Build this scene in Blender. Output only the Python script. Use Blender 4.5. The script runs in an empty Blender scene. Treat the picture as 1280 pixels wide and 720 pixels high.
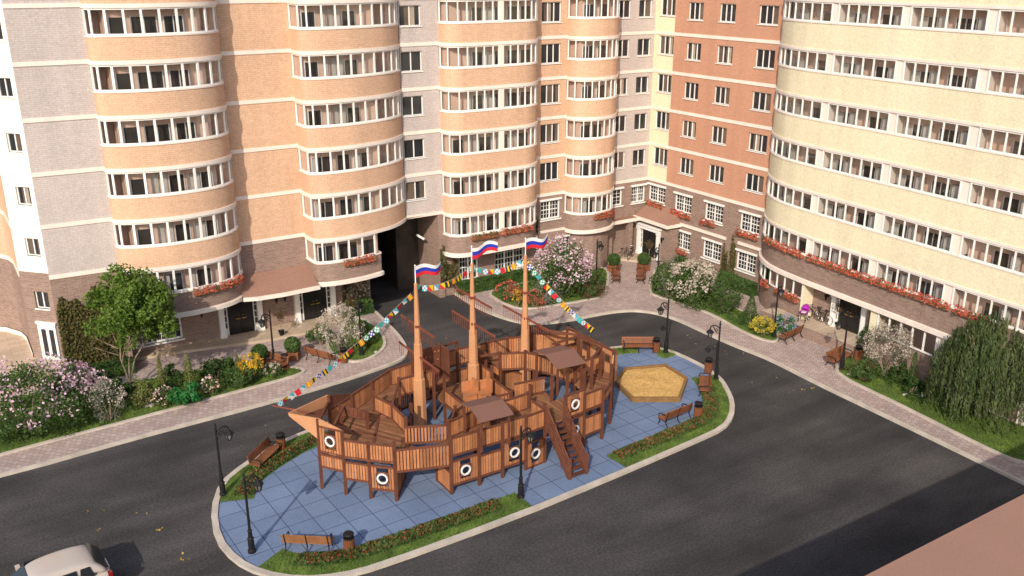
import bpy, math, random
import numpy as np
from mathutils import Vector, Matrix
random.seed(7); RNG = np.random.default_rng(11)
R = math.radians
sc = bpy.context.scene
COL = sc.collection

# ------------------------------------------------------------------ camera geometry (also used to survey points on the ground)
F = 1154.14; YAW = R(32.525); PITCH = R(19.042)
CAM = np.array([-51.387, -59.080, 23.42])
_cy, _sy, _cp, _sp = math.cos(YAW), math.sin(YAW), math.cos(PITCH), math.sin(PITCH)
FW = np.array([_sy*_cp, _cy*_cp, -_sp]); RT = np.array([_cy, -_sy, 0.0]); UP = np.cross(RT, FW)
def ray(x, y): return (x-640)*RT - (y-360)*UP + F*FW
def at(x, y, z=0.0):
    d = ray(x, y); s = (z-CAM[2])/d[2]; q = CAM+s*d
    return (float(q[0]), float(q[1]))
def scale_at(b):
    return float((np.array([b[0], b[1], 0.2])-CAM)@FW)/F
def height_at(b, ytop):
    lo, hi = 0.0, 30.0
    for _ in range(40):
        m = (lo+hi)/2; v = np.array([b[0], b[1], m])-CAM
        if 360-F*(v@UP)/(v@FW) > ytop: lo = m
        else: hi = m
    return lo

# ------------------------------------------------------------------ object helpers
def link(o, parent=None):
    COL.objects.link(o)
    if parent is not None: o.parent = parent
    return o
def tag(o, label=None, cat=None, group=None, kind=None):
    if label: o['label'] = label
    if cat: o['category'] = cat
    if group: o['group'] = group
    if kind: o['kind'] = kind
    return o
def thing(name, label, cat, loc=(0, 0, 0), rz=0.0, group=None):
    o = bpy.data.objects.new(name, None); o.empty_display_size = 0.2
    link(o); o.location = loc; o.rotation_euler = (0, 0, rz)
    return tag(o, label, cat, group)
def children_of(o): return [c for c in bpy.data.objects if c.parent == o]
KIDS = {}
def copy_tree(o, parent=None):
    c = o.copy(); link(c, None)
    if parent is not None: c.parent = parent
    for ch in KIDS.get(o.name, []): copy_tree(ch, c)
    return c
def dup(proto, loc, rz, label, group=None):
    kids = list(proto.children_recursive)
    m = {}
    c = proto.copy(); link(c); m[proto] = c
    c.location = loc; c.rotation_euler = (0, 0, rz)
    for k in kids:
        n = k.copy(); link(n); n.parent = m[k.parent]; m[k] = n
    tag(c, label, None, group)
    return c

class MB:
    def __init__(s): s.v = []; s.f = []; s.uv = []; s.m = []
    def face(s, pts, uv=None, m=0):
        i = len(s.v); s.v += [tuple(p) for p in pts]; s.f.append(tuple(range(i, i+len(pts)))); s.uv.append(uv); s.m.append(m)
    def box(s, a, b, m=0, T=None):
        (x0, y0, z0), (x1, y1, z1) = a, b
        P = [(x0,y0,z0),(x1,y0,z0),(x1,y1,z0),(x0,y1,z0),(x0,y0,z1),(x1,y0,z1),(x1,y1,z1),(x0,y1,z1)]
        if T is not None: P = [tuple(T @ Vector(p)) for p in P]
        i = len(s.v); s.v += P
        for q in ((0,3,2,1),(4,5,6,7),(0,1,5,4),(1,2,6,5),(2,3,7,6),(3,0,4,7)):
            s.f.append(tuple(i+k for k in q)); s.uv.append(None); s.m.append(m)
    def bar(s, p, q, w, h, m=0, up=(0, 0, 1)):
        p = Vector(p); q = Vector(q); d = q-p; L = d.length
        if L < 1e-6: return
        d.normalize(); u = Vector(up)
        if abs(d.dot(u)) > 0.98: u = Vector((1, 0, 0))
        r = d.cross(u).normalized(); u = r.cross(d).normalized()
        T = Matrix(((d.x, r.x, u.x, p.x), (d.y, r.y, u.y, p.y), (d.z, r.z, u.z, p.z), (0, 0, 0, 1)))
        s.box((0, -w/2, -h/2), (L, w/2, h/2), m, T)
    def tube(s, p, q, r0, r1=None, n=8, m=0, caps=True):
        r1 = r0 if r1 is None else r1
        p = Vector(p); q = Vector(q); d = (q-p).normalized()
        u = Vector((0, 0, 1)) if abs(d.z) < 0.95 else Vector((1, 0, 0))
        a = d.cross(u).normalized(); b = d.cross(a).normalized()
        i = len(s.v)
        for c, r in ((p, r0), (q, r1)):
            for k in range(n):
                t = 2*math.pi*k/n; s.v.append(tuple(c+a*(r*math.cos(t))+b*(r*math.sin(t))))
        for k in range(n):
            j = (k+1) % n; s.f.append((i+k, i+n+k, i+n+j, i+j)); s.uv.append(None); s.m.append(m)
        if caps:
            s.f.append(tuple(i+k for k in range(n))); s.uv.append(None); s.m.append(m)
            s.f.append(tuple(i+n+k for k in reversed(range(n)))); s.uv.append(None); s.m.append(m)
    def path(s, pts, r, n=6, m=0):
        for a, b in zip(pts, pts[1:]): s.tube(a, b, r, r, n, m)
    def lathe(s, prof, c=(0, 0, 0), n=16, m=0):
        i = len(s.v)
        for r, z in prof:
            for k in range(n):
                t = 2*math.pi*k/n; s.v.append((c[0]+r*math.cos(t), c[1]+r*math.sin(t), c[2]+z))
        for a in range(len(prof)-1):
            for k in range(n):
                j = (k+1) % n; s.f.append((i+a*n+k, i+a*n+j, i+(a+1)*n+j, i+(a+1)*n+k)); s.uv.append(None); s.m.append(m)
        s.f.append(tuple(i+k for k in reversed(range(n)))); s.uv.append(None); s.m.append(m)
        s.f.append(tuple(i+(len(prof)-1)*n+k for k in range(n))); s.uv.append(None); s.m.append(m)
    def prism(s, poly, z0, z1, m=0, bottom=False, top=True, side=True):
        poly = list(poly)
        A = sum(a[0]*b[1]-b[0]*a[1] for a, b in zip(poly, poly[1:]+poly[:1]))
        if A < 0: poly = poly[::-1]
        if top: s.face([(x, y, z1) for x, y in poly], m=m)
        if bottom: s.face([(x, y, z0) for x, y in reversed(poly)], m=m)
        if side:
            for a, b in zip(poly, poly[1:]+poly[:1]):
                s.face([(a[0], a[1], z0), (b[0], b[1], z0), (b[0], b[1], z1), (a[0], a[1], z1)], m=m)
    def torus(s, c, R0, r, ax='y', n=20, k=6, m=0):
        i = len(s.v)
        for a in range(n):
            t = 2*math.pi*a/n
            for b in range(k):
                u = 2*math.pi*b/k; rr = R0+r*math.cos(u); w = r*math.sin(u)
                p = {'y': (rr*math.cos(t), w, rr*math.sin(t)), 'x': (w, rr*math.cos(t), rr*math.sin(t)), 'z': (rr*math.cos(t), rr*math.sin(t), w)}[ax]
                s.v.append((c[0]+p[0], c[1]+p[1], c[2]+p[2]))
        for a in range(n):
            a2 = (a+1) % n
            for b in range(k):
                b2 = (b+1) % k; s.f.append((i+a*k+b, i+a2*k+b, i+a2*k+b2, i+a*k+b2)); s.uv.append(None); s.m.append(m)
    def ring(s, c, nrm, R0, r1, th, n=20, m=0):
        # flat annulus with thickness, centre c, axis nrm
        d = Vector(nrm).normalized(); a = d.cross(Vector((0, 0, 1))).normalized(); b = a.cross(d).normalized(); c = Vector(c)
        for k in range(n):
            t0, t1 = 2*math.pi*k/n, 2*math.pi*(k+1)/n
            P = lambda r, t, w: tuple(c+a*(r*math.cos(t))+b*(r*math.sin(t))+d*w)
            s.face([P(r1, t0, th), P(R0, t0, th), P(R0, t1, th), P(r1, t1, th)], m=m)
            s.face([P(R0, t0, th), P(R0, t0, 0), P(R0, t1, 0), P(R0, t1, th)], m=m)
            s.face([P(r1, t0, 0), P(r1, t0, th), P(r1, t1, th), P(r1, t1, 0)], m=m)
    def build(s, name, mats, parent=None, smooth=False):
        me = bpy.data.meshes.new(name); me.from_pydata(s.v, [], s.f)
        ms = mats if isinstance(mats, (list, tuple)) else [mats]
        for q in ms: me.materials.append(q)
        me.polygons.foreach_set('material_index', s.m)
        if smooth: me.polygons.foreach_set('use_smooth', [True]*len(s.f))
        uvl = me.uv_layers.new(name='UVMap'); data = np.zeros((len(me.loops), 2), dtype=np.float32)
        me.update()
        V = np.array(s.v, dtype=float) if s.v else np.zeros((0, 3))
        li = 0
        for p, uv in zip(me.polygons, s.uv):
            k = p.loop_total
            if uv is not None: data[li:li+k] = uv
            else:
                n = p.normal; vs = V[list(p.vertices)]
                if abs(n.z) > 0.7: data[li:li+k, 0] = vs[:, 0]; data[li:li+k, 1] = vs[:, 1]
                else:
                    h = math.hypot(n.x, n.y) or 1; tx, ty = -n.y/h, n.x/h
                    data[li:li+k, 0] = vs[:, 0]*tx+vs[:, 1]*ty; data[li:li+k, 1] = vs[:, 2]
            li += k
        uvl.data.foreach_set('uv', data.ravel())
        o = bpy.data.objects.new(name, me); link(o, parent)
        return o

# ------------------------------------------------------------------ materials
def srgb(r, g, b):
    f = lambda c: (c/255/12.92) if c/255 <= .04045 else ((c/255+.055)/1.055)**2.4
    return (f(r), f(g), f(b), 1)
def mat(name, c, rough=.85, spec=.25, var=0.10, vscale=0.35, fine=0.0, fscale=8.0, brick=None, bump=0.0, metal=0.0, transl=0.0, rot=0.0, c2=None, isl=0.0, streak=0.0):
    m = bpy.data.materials.new(name); m.use_nodes = True; nt = m.node_tree; N = nt.nodes; L = nt.links
    b = N['Principled BSDF']; b.inputs['Roughness'].default_value = rough; b.inputs['Specular IOR Level'].default_value = spec; b.inputs['Metallic'].default_value = metal
    c = tuple(c)+(1,) if len(c) == 3 else c
    geo = N.new('ShaderNodeNewGeometry')
    col = None; height = None
    if brick:
        uv = N.new('ShaderNodeUVMap'); mp = N.new('ShaderNodeMapping'); mp.inputs['Rotation'].default_value[2] = rot
        L.new(uv.outputs[0], mp.inputs[0])
        bt = N.new('ShaderNodeTexBrick'); L.new(mp.outputs[0], bt.inputs['Vector'])
        bt.inputs['Scale'].default_value = 1; bt.inputs['Brick Width'].default_value = brick['w']; bt.inputs['Row Height'].default_value = brick['h']
        bt.inputs['Mortar Size'].default_value = brick.get('m', .012); bt.inputs['Bias'].default_value = brick.get('bias', 0); bt.inputs['Mortar Smooth'].default_value = .2
        bt.offset = brick.get('off', .5)
        bt.inputs['Color1'].default_value = c; bt.inputs['Color2'].default_value = brick['c2']; bt.inputs['Mortar'].default_value = brick['mc']
        col = bt.outputs['Color']; height = bt.outputs['Fac']
    def mulnoise(col, scale, amt, detail=4):
        nz = N.new('ShaderNodeTexNoise'); nz.inputs['Scale'].default_value = scale; nz.inputs['Detail'].default_value = detail
        L.new(geo.outputs['Position'], nz.inputs['Vector'])
        mr = N.new('ShaderNodeMapRange'); mr.inputs['From Min'].default_value = .25; mr.inputs['From Max'].default_value = .75
        mr.inputs['To Min'].default_value = 1-amt; mr.inputs['To Max'].default_value = 1+amt; L.new(nz.outputs[0], mr.inputs[0])
        mx = N.new('ShaderNodeMix'); mx.data_type = 'RGBA'; mx.blend_type = 'MULTIPLY'; mx.inputs[0].default_value = 1
        if col is None: mx.inputs[6].default_value = c
        else: L.new(col, mx.inputs[6])
        L.new(mr.outputs[0], mx.inputs[7]); return mx.outputs[2], nz.outputs[0]
    if c2 is not None:
        nz = N.new('ShaderNodeTexNoise'); nz.inputs['Scale'].default_value = c2[1]; nz.inputs['Detail'].default_value = 3
        L.new(geo.outputs['Position'], nz.inputs['Vector'])
        rp = N.new('ShaderNodeMapRange'); rp.inputs['From Min'].default_value = .38; rp.inputs['From Max'].default_value = .62; L.new(nz.outputs[0], rp.inputs[0])
        mx = N.new('ShaderNodeMix'); mx.data_type = 'RGBA'; L.new(rp.outputs[0], mx.inputs[0])
        if col is None: mx.inputs[6].default_value = c
        else: L.new(col, mx.inputs[6])
        mx.inputs[7].default_value = tuple(c2[0][:3])+(1,); col = mx.outputs[2]
    if var: col, _ = mulnoise(col, vscale, var)
    if fine: col, h2 = mulnoise(col, fscale, fine, 2); height = height or h2
    def mulval(col, out, lo, hi, a, b_):
        mr = N.new('ShaderNodeMapRange'); mr.inputs['From Min'].default_value = a; mr.inputs['From Max'].default_value = b_; mr.inputs['To Min'].default_value = lo; mr.inputs['To Max'].default_value = hi
        L.new(out, mr.inputs[0]); mx = N.new('ShaderNodeMix'); mx.data_type = 'RGBA'; mx.blend_type = 'MULTIPLY'; mx.inputs[0].default_value = 1
        if col is None: mx.inputs[6].default_value = c
        else: L.new(col, mx.inputs[6])
        L.new(mr.outputs[0], mx.inputs[7]); return mx.outputs[2]
    if isl: col = mulval(col, geo.outputs['Random Per Island'], 1-isl, 1+isl, 0, 1)
    if streak:                       # rain marks and wear drawn out along one direction
        mp2 = N.new('ShaderNodeMapping'); mp2.inputs['Scale'].default_value = (1.3, 1.3, .09) if streak < 1 else (.10, .55, 1); L.new(geo.outputs['Position'], mp2.inputs[0])
        nz2 = N.new('ShaderNodeTexNoise'); nz2.inputs['Scale'].default_value = 1.0; nz2.inputs['Detail'].default_value = 5; L.new(mp2.outputs[0], nz2.inputs['Vector'])
        am = streak if streak < 1 else streak-1; col = mulval(col, nz2.outputs[0], 1-am, 1+am, .3, .7)
    if col is None: b.inputs['Base Color'].default_value = c
    else: L.new(col, b.inputs['Base Color'])
    if bump and height is not None:
        bp = N.new('ShaderNodeBump'); bp.inputs['Strength'].default_value = bump; bp.inputs['Distance'].default_value = .02
        if brick: bp.invert = True
        L.new(height, bp.inputs['Height']); L.new(bp.outputs[0], b.inputs['Normal'])
    if transl:
        tr = N.new('ShaderNodeBsdfTranslucent'); ms = N.new('ShaderNodeMixShader'); ms.inputs[0].default_value = transl
        if col is None: tr.inputs[0].default_value = c
        else: L.new(col, tr.inputs[0])
        L.new(b.outputs[0], ms.inputs[1]); L.new(tr.outputs[0], ms.inputs[2]); L.new(ms.outputs[0], N['Material Output'].inputs[0])
    return m
def mul(c, k): return tuple(x*k for x in c[:3])+(1,)
def brickmat(name, c, dark=.75, light=1.12, mort=1.2, **k):
    return mat(name, c, rough=.92, spec=.15, var=.06, vscale=.25, brick=dict(w=.36, h=.115, m=.014, c2=mul(c, light), mc=mul(c, mort)), bump=.3, fine=.10, fscale=7, streak=.05, **k) if not k.get('brick') else None
M = {}
M['orange'] = brickmat('orange brick', (.61, .395, .265, 1), light=1.10, mort=.86)
M['pink'] = brickmat('pinkish grey brick', (.50, .435, .405, 1), light=1.10, mort=.86)
M['cream'] = mat('cream render', (.86, .84, .74, 1), var=.03)
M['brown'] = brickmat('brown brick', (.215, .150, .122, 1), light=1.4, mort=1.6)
M['red'] = brickmat('terracotta brick', (.48, .255, .17, 1), light=1.1, mort=1.05)
M['yellow'] = brickmat('pale yellow brick', (.76, .68, .48, 1), light=1.05, mort=.93)
M['band'] = mat('cream trim', (.78, .68, .60, 1), var=.06, fine=.04, streak=.05)
M['white'] = mat('white frame paint', (.82, .80, .76, 1), rough=.5, spec=.4, var=.03)
M['inner'] = mat('salmon balcony wall', (.72, .50, .39, 1), var=.12, vscale=.6)
M['slab'] = mat('pale slab', (.6, .52, .45, 1), var=.06)
M['canopy'] = mat('red brown roof sheet', (.29, .165, .12, 1), var=.06, vscale=.5, fine=.08, fscale=6, brick=dict(w=.6, h=.18, m=.015, c2=(.31, .175, .13, 1), mc=(.26, .145, .105, 1)))
M['roofred'] = mat('foreground roof sheet', (.34, .19, .137, 1), rough=.8, spec=.2, var=.05, vscale=.4, fine=.05, fscale=14, brick=dict(w=.16, h=.06, m=.008, c2=(.355, .198, .143, 1), mc=(.32, .176, .126, 1)))
M['asphalt'] = mat('asphalt', (.066, .061, .059, 1), rough=.92, spec=.2, var=.26, vscale=.35, fine=.34, fscale=9, bump=.3, streak=1.30, c2=((.044, .0415, .042), .11))
M['paving'] = mat('pinkish paving blocks', (.36, .27, .245, 1), rough=.9, spec=.2, var=.12, vscale=.5, fine=.08, fscale=9, rot=R(45), brick=dict(w=.30, h=.30, off=.5, m=.02, c2=(.46, .37, .335, 1), mc=(.27, .21, .19, 1)), bump=.3)
M['kerb'] = mat('pale kerb stone', (.50, .44, .375, 1), rough=.85, var=.2, vscale=1.2, fine=.08, fscale=12)
M['terrace'] = mat('tan stone tiles', (.46, .36, .26, 1), rough=.7, var=.15, vscale=.7, fine=.06, brick=dict(w=1.2, h=.45, m=.015, c2=(.54, .43, .32, 1), mc=(.34, .26, .19, 1)))
M['rubber'] = mat('blue rubber tiles', (.145, .20, .315, 1), rough=.95, spec=.15, var=.15, vscale=.45, fine=.12, fscale=16, rot=R(-2), brick=dict(w=1.19, h=1.19, off=0, m=.02, c2=(.17, .228, .345, 1), mc=(.055, .075, .135, 1)), bump=.3)
M['lawn'] = mat('lawn soil and turf', (.085, .13, .032, 1), rough=1, spec=.05, var=.3, vscale=1.6, fine=.35, fscale=14, c2=((.13, .19, .04), .8))
M['blade'] = mat('grass blades', (.12, .18, .045, 1), rough=.8, spec=.1, var=.3, vscale=1.2, transl=.3)
M['slat'] = mat('orange wood slats', (.40, .165, .070, 1), rough=.65, spec=.3, isl=.28, var=.15, vscale=2.2, fine=.10, fscale=16)
M['post'] = mat('red brown wood posts', (.135, .048, .027, 1), rough=.65, spec=.3, isl=.2, var=.22, vscale=2.0, fine=.10, fscale=16)
M['mast'] = mat('orange wood mast', (.52, .255, .125, 1), rough=.6, spec=.3, var=.10, vscale=1.2, fine=.07, fscale=12)
M['deck'] = mat('wooden deck boards', (.22, .10, .050, 1), rough=.75, isl=.3, var=.2, vscale=1.5, fine=.1, fscale=12)
M['yard'] = mat('dark red wood yard', (.20, .06, .036, 1), rough=.65, var=.15, vscale=2)
M['shed'] = mat('brown roof board', (.20, .10, .075, 1), rough=.8, var=.06, fine=.05)
M['portwhite'] = mat('white porthole rim', (.80, .78, .74, 1), rough=.5, var=.02)
M['sand'] = mat('sand', (.56, .35, .13, 1), rough=1, spec=.05, var=.16, vscale=1.6, fine=.30, fscale=7, bump=.6)
M['rimwood'] = mat('olive brown timber', (.24, .135, .055, 1), rough=.8, var=.2, vscale=3, fine=.15, fscale=20)
M['iron'] = mat('black iron', (.014, .013, .014, 1), rough=.6, spec=.2, var=.1)
M['benchwood'] = mat('bench wood', (.20, .075, .034, 1), rough=.55, spec=.35, isl=.2, var=.2, vscale=3, fine=.1, fscale=20)
M['benchpale'] = mat('paler bench wood', (.27, .12, .055, 1), rough=.55, spec=.35, var=.2, vscale=3, fine=.1, fscale=20)
M['binwood'] = mat('bin wood', (.19, .07, .03, 1), rough=.6, var=.2, vscale=4)
M['lamp'] = mat('lantern glass', (.20, .19, .17, 1), rough=.2, spec=.5, var=.02)
M['door'] = mat('black door paint', (.012, .012, .013, 1), rough=.25, spec=.5, var=.05)
M['brass'] = mat('brass', (.5, .33, .1, 1), rough=.35, metal=.8, var=0)
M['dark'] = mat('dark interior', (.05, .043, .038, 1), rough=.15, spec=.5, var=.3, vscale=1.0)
M['soil'] = mat('planter soil', (.05, .035, .025, 1), rough=1, var=.2)
M['pot'] = mat('terracotta pot', (.36, .13, .07, 1), rough=.8, var=.15, vscale=3)
M['bark'] = mat('bark', (.27, .21, .15, 1), rough=.95, var=.3, vscale=4, fine=.25, fscale=18)
M['stone'] = mat('garden stone', (.42, .39, .35, 1), rough=.9, var=.2, vscale=4, fine=.15, fscale=14)
M['rope'] = mat('cord', (.35, .3, .25, 1), rough=.9, var=0)
for n, c in dict(fwhite=(.8, .79, .77), fred=(.62, .03, .045), fblue=(.025, .05, .42), fyellow=(.78, .52, .03), fcyan=(.10, .47, .62), fblack=(.03, .03, .035), forange=(.75, .26, .04), fgreen=(.07, .42, .25)).items():
    M[n] = mat(n[1:]+' cloth', c+(1,), rough=.8, spec=.1, var=.05, transl=.3)
def leafmat(name, c, c2=None, t=.3): return mat(name, c, rough=.6, spec=.25, var=.28, vscale=2.2, transl=t, c2=(c2, 1.3) if c2 else None)
M['leaf'] = leafmat('fresh green leaves', (.085, .16, .020, 1), (.135, .205, .035))
M['leafd'] = leafmat('dark green leaves', (.035, .075, .018, 1), (.06, .11, .025))
M['leafm'] = leafmat('mid green leaves', (.06, .115, .028, 1), (.09, .15, .04))
M['leafy'] = leafmat('yellow green leaves', (.17, .20, .05, 1), (.22, .24, .08))
M['leafb'] = leafmat('bright green leaves', (.03, .20, .05, 1), (.05, .16, .04))
M['leafg'] = leafmat('grey green leaves', (.17, .19, .13, 1), (.22, .23, .17))
M['leafw'] = leafmat('willow leaves', (.065, .10, .032, 1), (.115, .145, .055))
M['ivy'] = leafmat('brownish ivy leaves', (.10, .085, .025, 1), (.16, .125, .05))
M['ivyg'] = leafmat('ivy leaves', (.085, .10, .03, 1), (.12, .13, .05))
M['dry'] = leafmat('reddish stems and leaves', (.16, .075, .045, 1), (.10, .09, .04))
M['lilac'] = leafmat('pink lilac blossom', (.66, .42, .52, 1), (.76, .60, .64))
M['blos'] = leafmat('white blossom', (.52, .45, .37, 1), (.62, .54, .46))
M['bloyel'] = leafmat('yellow blossom', (.52, .40, .04, 1), (.58, .50, .08))
M['bloora'] = leafmat('orange yellow blossom', (.62, .32, .03, 1), (.70, .50, .06))
M['blored'] = leafmat('coral red blossom', (.64, .10, .065, 1), (.70, .20, .13))
M['blorust'] = leafmat('rusty red blossom', (.34, .10, .05, 1), (.25, .13, .05))
M['blopink'] = leafmat('pale rose blossom', (.70, .42, .38, 1), (.76, .60, .55))
M['purple'] = mat('purple cloth', (.36, .02, .33, 1), rough=.7, var=.05)
M['blopur'] = leafmat('blue lilac blossom', (.30, .32, .48, 1), (.42, .44, .55))
M['leaffall'] = leafmat('fallen yellow leaves', (.48, .27, .04, 1), (.55, .40, .12))
M['chrome'] = mat('chrome', (.55, .55, .56, 1), rough=.25, metal=1, var=0)
M['rubberblk'] = mat('tyre rubber', (.02, .02, .02, 1), rough=.8, var=.05)
M['carpaint'] = mat('beige car paint', (.46, .40, .355, 1), rough=.25, spec=.5, var=.03, vscale=1)
M['carglass'] = mat('car glass', (.02, .025, .03, 1), rough=.05, spec=.6, var=0)
M['tail'] = mat('red lamp glass', (.22, .012, .015, 1), rough=.15, spec=.5, var=0)
M['skypane'] = mat('dark window glass', (.03, .03, .034, 1), rough=.06, spec=.55, var=.3, vscale=.5)
M['panemid'] = mat('brownish window glass', (.13, .095, .075, 1), rough=.06, spec=.55, var=.3, vscale=.7)
M['panecurt'] = mat('window glass over curtain', (.36, .29, .235, 1), rough=.07, spec=.55, var=.15, vscale=2)
M['curtain'] = mat('pale curtain', (.55, .50, .44, 1), rough=.9, var=.1, vscale=3)
def glassmat():
    m = bpy.data.materials.new('balcony glass'); m.use_nodes = True; nt = m.node_tree; N = nt.nodes; L = nt.links
    N.remove(N['Principled BSDF'])
    tr = N.new('ShaderNodeBsdfTransparent'); tr.inputs[0].default_value = (.86, .87, .88, 1)
    gl = N.new('ShaderNodeBsdfGlossy'); gl.inputs['Roughness'].default_value = .02
    lw = N.new('ShaderNodeLayerWeight'); lw.inputs[0].default_value = .5
    pw = N.new('ShaderNodeMath'); pw.operation = 'POWER'; pw.inputs[1].default_value = 4.0; L.new(lw.outputs['Facing'], pw.inputs[0])
    ad = N.new('ShaderNodeMath'); ad.operation = 'MULTIPLY_ADD'; ad.inputs[1].default_value = .9; ad.inputs[2].default_value = .07; L.new(pw.outputs[0], ad.inputs[0])
    mx = N.new('ShaderNodeMixShader'); L.new(ad.outputs[0], mx.inputs[0]); L.new(tr.outputs[0], mx.inputs[1]); L.new(gl.outputs[0], mx.inputs[2])
    L.new(mx.outputs[0], N['Material Output'].inputs[0]); return m
M['glass'] = glassmat()

# ------------------------------------------------------------------ sun, sky, camera
EL, AZ = R(32), R(45)            # light travels towards +X +Y
SUNDIR = Vector((math.sin(AZ)*math.cos(EL), math.cos(AZ)*math.cos(EL), -math.sin(EL)))
w = bpy.data.worlds.new('World'); sc.world = w; w.use_nodes = True
nt = w.node_tree; sk = nt.nodes.new('ShaderNodeTexSky'); sk.sky_type = 'NISHITA'; sk.sun_disc = False
sk.sun_elevation = EL; sk.sun_rotation = R(225); sk.air_density = 1.0; sk.dust_density = 2.0
bg = nt.nodes['Background']; nt.links.new(sk.outputs[0], bg.inputs[0]); bg.inputs[1].default_value = 0.15
sl = bpy.data.lights.new('sun', 'SUN'); sl.energy = 3.3; sl.angle = R(.55); sl.color = (1, .90, .77)
so = bpy.data.objects.new('sun', sl); link(so); so.rotation_euler = SUNDIR.to_track_quat('-Z', 'Y').to_euler()
cd = bpy.data.cameras.new('camera'); cd.sensor_width = 36; cd.lens = F/1280*36; cd.clip_end = 2000; cd.clip_start = .1
co = bpy.data.objects.new('camera', cd); link(co); co.location = CAM.tolist()
co.matrix_world = Matrix(((RT[0], UP[0], -FW[0], CAM[0]), (RT[1], UP[1], -FW[1], CAM[1]), (RT[2], UP[2], -FW[2], CAM[2]), (0, 0, 0, 1)))
sc.camera = co
vs = sc.view_settings; vs.view_transform = 'Standard'; vs.look = 'None'; vs.exposure = 0.24; vs.gamma = 1; vs.use_curve_mapping = False

# ------------------------------------------------------------------ ground setting
def smooth_closed(p, it=2):
    for _ in range(it):
        q = []
        for a, b in zip(p, p[1:]+p[:1]):
            q += [(a[0]*.75+b[0]*.25, a[1]*.75+b[1]*.25), (a[0]*.25+b[0]*.75, a[1]*.25+b[1]*.75)]
        p = q
    return p
def smooth_open(p, it=2):
    for _ in range(it):
        q = [p[0]]
        for a, b in zip(p, p[1:]):
            q += [(a[0]*.75+b[0]*.25, a[1]*.75+b[1]*.25), (a[0]*.25+b[0]*.75, a[1]*.25+b[1]*.75)]
        p = q+[p[-1]]
    return p
def area(p): return sum(a[0]*b[1]-b[0]*a[1] for a, b in zip(p, p[1:]+p[:1]))/2
def inset(p, d):
    if area(p) < 0: p = p[::-1]
    n = len(p); out = []
    for i in range(n):
        a, b, c = Vector(p[i-1]), Vector(p[i]), Vector(p[(i+1) % n])
        e1 = (b-a).normalized() if (b-a).length > 1e-6 else Vector((1, 0)); e2 = (c-b).normalized() if (c-b).length > 1e-6 else e1
        nn = Vector((-e1.y-e2.y, e1.x+e2.x)); L = nn.length
        nn = nn/L if L > 1e-6 else Vector((-e1.y, e1.x))
        k = max(.5, nn.dot(Vector((-e1.y, e1.x))))
        out.append(tuple(b+nn*(d/k)))
    return out
def offset_open(p, d):          # to the left of travel
    out = []
    for i in range(len(p)):
        a = Vector(p[max(i-1, 0)]); b = Vector(p[i]); c = Vector(p[min(i+1, len(p)-1)])
        e = (c-a).normalized(); out.append(tuple(b+Vector((-e.y, e.x))*d))
    return out
def strip(mb, A, B, z0, z1, m=0):
    for a0, a1, b0, b1 in zip(A, A[1:], B, B[1:]):
        mb.face([(*a0, z1), (*a1, z1), (*b1, z1), (*b0, z1)], m=m)
        mb.face([(*a0, z0), (*a1, z0), (*a1, z1), (*a0, z1)], m=m); mb.face([(*b1, z0), (*b0, z0), (*b0, z1), (*b1, z1)], m=m)
def structure(name, mb, mt): return tag(mb.build(name, mt), kind='structure')
def resample(p, step):
    out = [p[0]]; acc = 0
    for a, b in zip(p, p[1:]):
        a, b = Vector(a), Vector(b); L = (b-a).length; n = max(1, int(L/step))
        out += [tuple(a.lerp(b, k/n)) for k in range(1, n+1)]
    return out

g = MB(); g.face([(-600, -600, 0), (600, -600, 0), (600, 600, 0), (-600, 600, 0)]); structure('road', g, M['asphalt'])

isl = [(-42.35,-18.75),(-43.36,-20.9),(-43.85,-23.3),(-43.65,-25.3),(-43.0,-26.8),(-41.8,-28.05),(-40.3,-28.75),(-38.7,-29.0),(-32.2,-28.95),(-26.6,-28.6),(-20.0,-28.05),(-17.9,-27.8),(-16.5,-27.1),(-15.1,-25.8),(-14.0,-24.2),(-13.3,-22.9),(-12.95,-21.3),(-12.9,-19.6),(-13.0,-18.2),(-13.6,-16.9),(-14.7,-16.0),(-16.3,-15.5),(-18.5,-15.1),(-23,-14.9),(-30,-15.05),(-35.6,-15.6),(-38.1,-16.2),(-39.3,-16.75),(-40.9,-17.6)]
ISL = smooth_closed(isl, 1)
if area(ISL) < 0: ISL = ISL[::-1]
I1 = inset(ISL, .28)
k = MB(); strip(k, ISL+[ISL[0]], I1+[I1[0]], 0, .15); structure('island_kerb', k, M['kerb'])
g = MB(); g.prism(I1, 0, .09); structure('rubber_paving', g, M['rubber'])
def nearest(p):
    return min(range(len(ISL)), key=lambda i: (ISL[i][0]-p[0])**2+(ISL[i][1]-p[1])**2)
def arc(p, q):
    i, j = nearest(p), nearest(q); idx = []
    while True:
        idx.append(i)
        if i == j: break
        i = (i+1) % len(ISL)
    return idx
# soft planting around the island edge: strips of turf (counter-clockwise)
arcs = [arc((-43.1,-26.7), at(660, 630, .1)), arc(at(760, 592, .1), at(893, 467, .1)), arc((-36.3,-15.7), at(262, 635, .1)), arc((-14.6,-16.0), (-21, -15.3))]
GRASS = []          # (polyline a, polyline b) patches for blades
BORD = []
for ii, wd in zip(arcs, (1.45, 1.5, 1.55, 1.0)):
    a = [I1[i] for i in ii]
    if ii is arcs[3]: wd = .95
    i2 = inset(ISL, .28+wd); b = [i2[i] for i in ii]
    n = len(a)
    g = MB(); strip(g, a, b, .05, .13); structure('lawn', g, M['lawn']); GRASS.append((a, b, .13)); BORD.append((a, b))
g = MB(); p = [at(803, 438), at(838, 443), at(848, 447), at(832, 452), at(815, 452)]; 
q = [at(821, 446), at(826, 437), at(842, 441), at(845, 446), at(830, 450)]
g.prism(q, .05, .135); structure('lawn', g, M['lawn']); GRASS.append((q, None, .135))

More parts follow.
